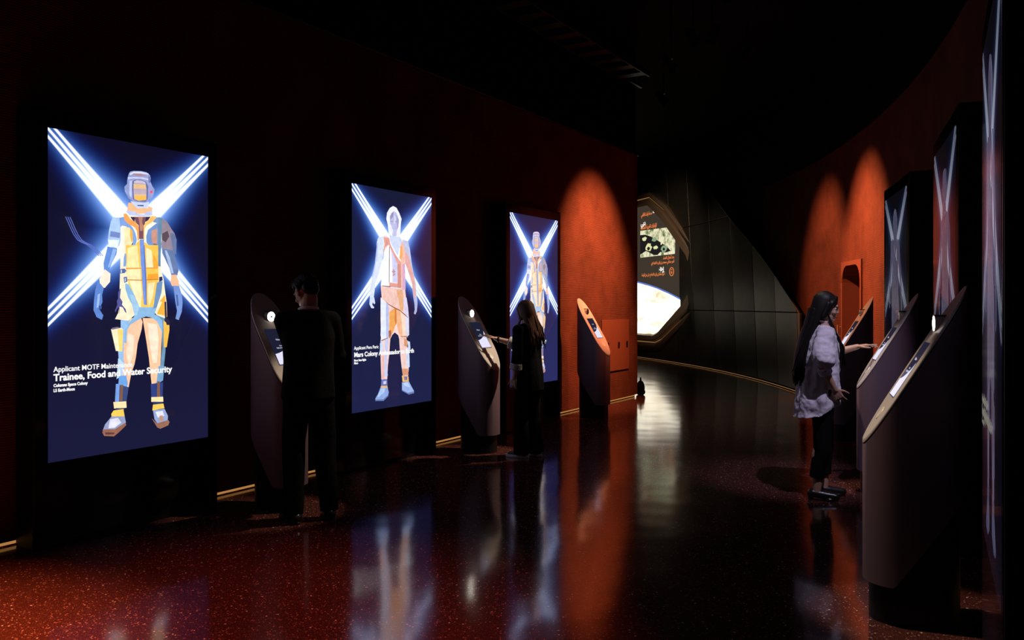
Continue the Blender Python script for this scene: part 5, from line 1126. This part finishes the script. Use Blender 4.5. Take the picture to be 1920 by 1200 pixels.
# ---- man in dark clothes at the first front kiosk
k0 = kiosks[0].matrix_world
touch = k0 @ Vector(face_frame(FL * 0.14, -0.08, 0.015))
fdir = Vector((-0.55, 0.83, 0)).normalized()
cfg = dict(female=False, skin='skin_tan', head_rot=(14, 30, 0), head=(0, 0.07, 1.60), lean=0.025,
           left=dict(hand=tuple(touch - Vector((-0.05, 0.13, -0.02))), world=True, pole=(-0.8, -0.5, -0.3), back=(0, 0.1, 1), thumb=(1, 0, 0), curl=0.3),
           right=dict(hand=(0.12, 0.30, 1.06), pole=(0.8, -0.5, -0.4), back=(0.2, 0, 1), thumb=(-1, 0, 0), curl=0.45),
           left_foot=(-0.10, 0.02, 10), right_foot=(0.15, 0.0, -14))
t, inv, k, hc, hr, arms, legs, lean = build_person((-1.425, 5.80), tuple(fdir), 1.76, 'man in dark clothes with short black hair and white collar, seen from behind', cfg)
trousers(t, k, legs, 0.06, 0.010, 'black_cloth')
mb = MB()
mb.loft([((0, 0, 0.86 * k), 0.190 * k, 0.140 * k), ((0, 0, 1.0 * k), 0.180 * k, 0.135 * k), ((0, 0, 1.12 * k), 0.175 * k, 0.130 * k), ((0, 0.01, 1.28 * k), 0.185 * k, 0.138 * k), ((0, 0.02, 1.38 * k), 0.172 * k, 0.112 * k), ((0, 0.018, 1.44 * k), 0.135 * k, 0.085 * k), ((0, 0.012, 1.475 * k), 0.070 * k, 0.068 * k)],
        64, lambda a, tt: 1 + 0.025 * (1 - tt) * math.sin(7 * a + 5 * tt))
for key in ('left', 'right'):
    S, E, Wr = arms[key]; m = E + (Wr - E) * 0.85; mb.tube([S + Vector((0, 0, 0.01)), S + (E - S) * 0.5, E, m], [0.068 * k, 0.064 * k, 0.058 * k, 0.046 * k], 24); mb.ball(E, 0.060 * k); mb.ball(S, 0.066 * k); mb.capsule(Vector((S.x * 0.3, S.y, S.z + 0.02 * k)), 0.06 * k, S, 0.063 * k)
remesh(mb, 'sweater', M['black_cloth'], t, 0.008, 4)
mb = MB(); mb.tube([Vector((0.068 * math.cos(a), 0.012 + 0.064 * math.sin(a), 1.472 + 0.012 * (1 - math.sin(a)))) * k for a in [2 * math.pi * i / 24 for i in range(25)]], 0.0055 * k, 8, cap=False, flat=1.8); mb.build('collar', M['white_cloth'], t, smooth=True)
for key in ('left_foot', 'right_foot'):
    hip, kn, ank, yaw = legs[key]; mb = MB(); d, b = foot_blobs(mb, k, ank, yaw, 0.009); mb.tube([b + d * 0.03 * k, b + d * 0.03 * k + Vector((0, 0, 0.02))], [0.05 * k, 0.05 * k], 12); remesh(mb, 'shoe', M['shoe_black'], t, 0.006, 2)
mb = MB(); mb.ball(P_(0, -0.026, 0.046), (0.080 * k, 0.094 * k, 0.082 * k), hr); mb.ball(P_(0, -0.070, 0.0), (0.068 * k, 0.045 * k, 0.062 * k), hr); mb.ball(P_(0, 0.03, 0.085), (0.062 * k, 0.058 * k, 0.034 * k), hr)
for s in (-1, 1): mb.capsule(P_(s * 0.068, -0.010, 0.055), 0.018 * k, P_(s * 0.073, -0.030, 0.005), 0.012 * k)
hair = remesh(mb, 'hair', M['hair_black'], t, 0.006, 3)
def lockM(i, q):
    a = R(q.uniform(150, 390)); e1 = q.uniform(-25, 35)
    return crown(a, (e1 + 32, e1 + 16, e1), 0.080 + q.uniform(0, 0.004), 0.094 + q.uniform(0, 0.004), 0.084), [0.003, 0.005, 0.001]
strands(320, None, lockM, 0, mat=M['hair_black'], name='hair_lock', parent=hair, seed=9)
def lockT(i, q):
    x, y = q.uniform(-0.055, 0.055), q.uniform(-0.05, 0.06)
    return [P_(x, y, 0.112 - 6 * x * x - 4 * y * y), P_(x * 1.05, y + 0.018, 0.124 - 6 * x * x - 4 * y * y), P_(x * 1.1, y + 0.036, 0.118 - 6 * x * x - 5 * y * y)], [0.004, 0.006, 0.001]
strands(120, None, lockT, 0, mat=M['hair_black'], name='hair_tuft', parent=hair, seed=10)
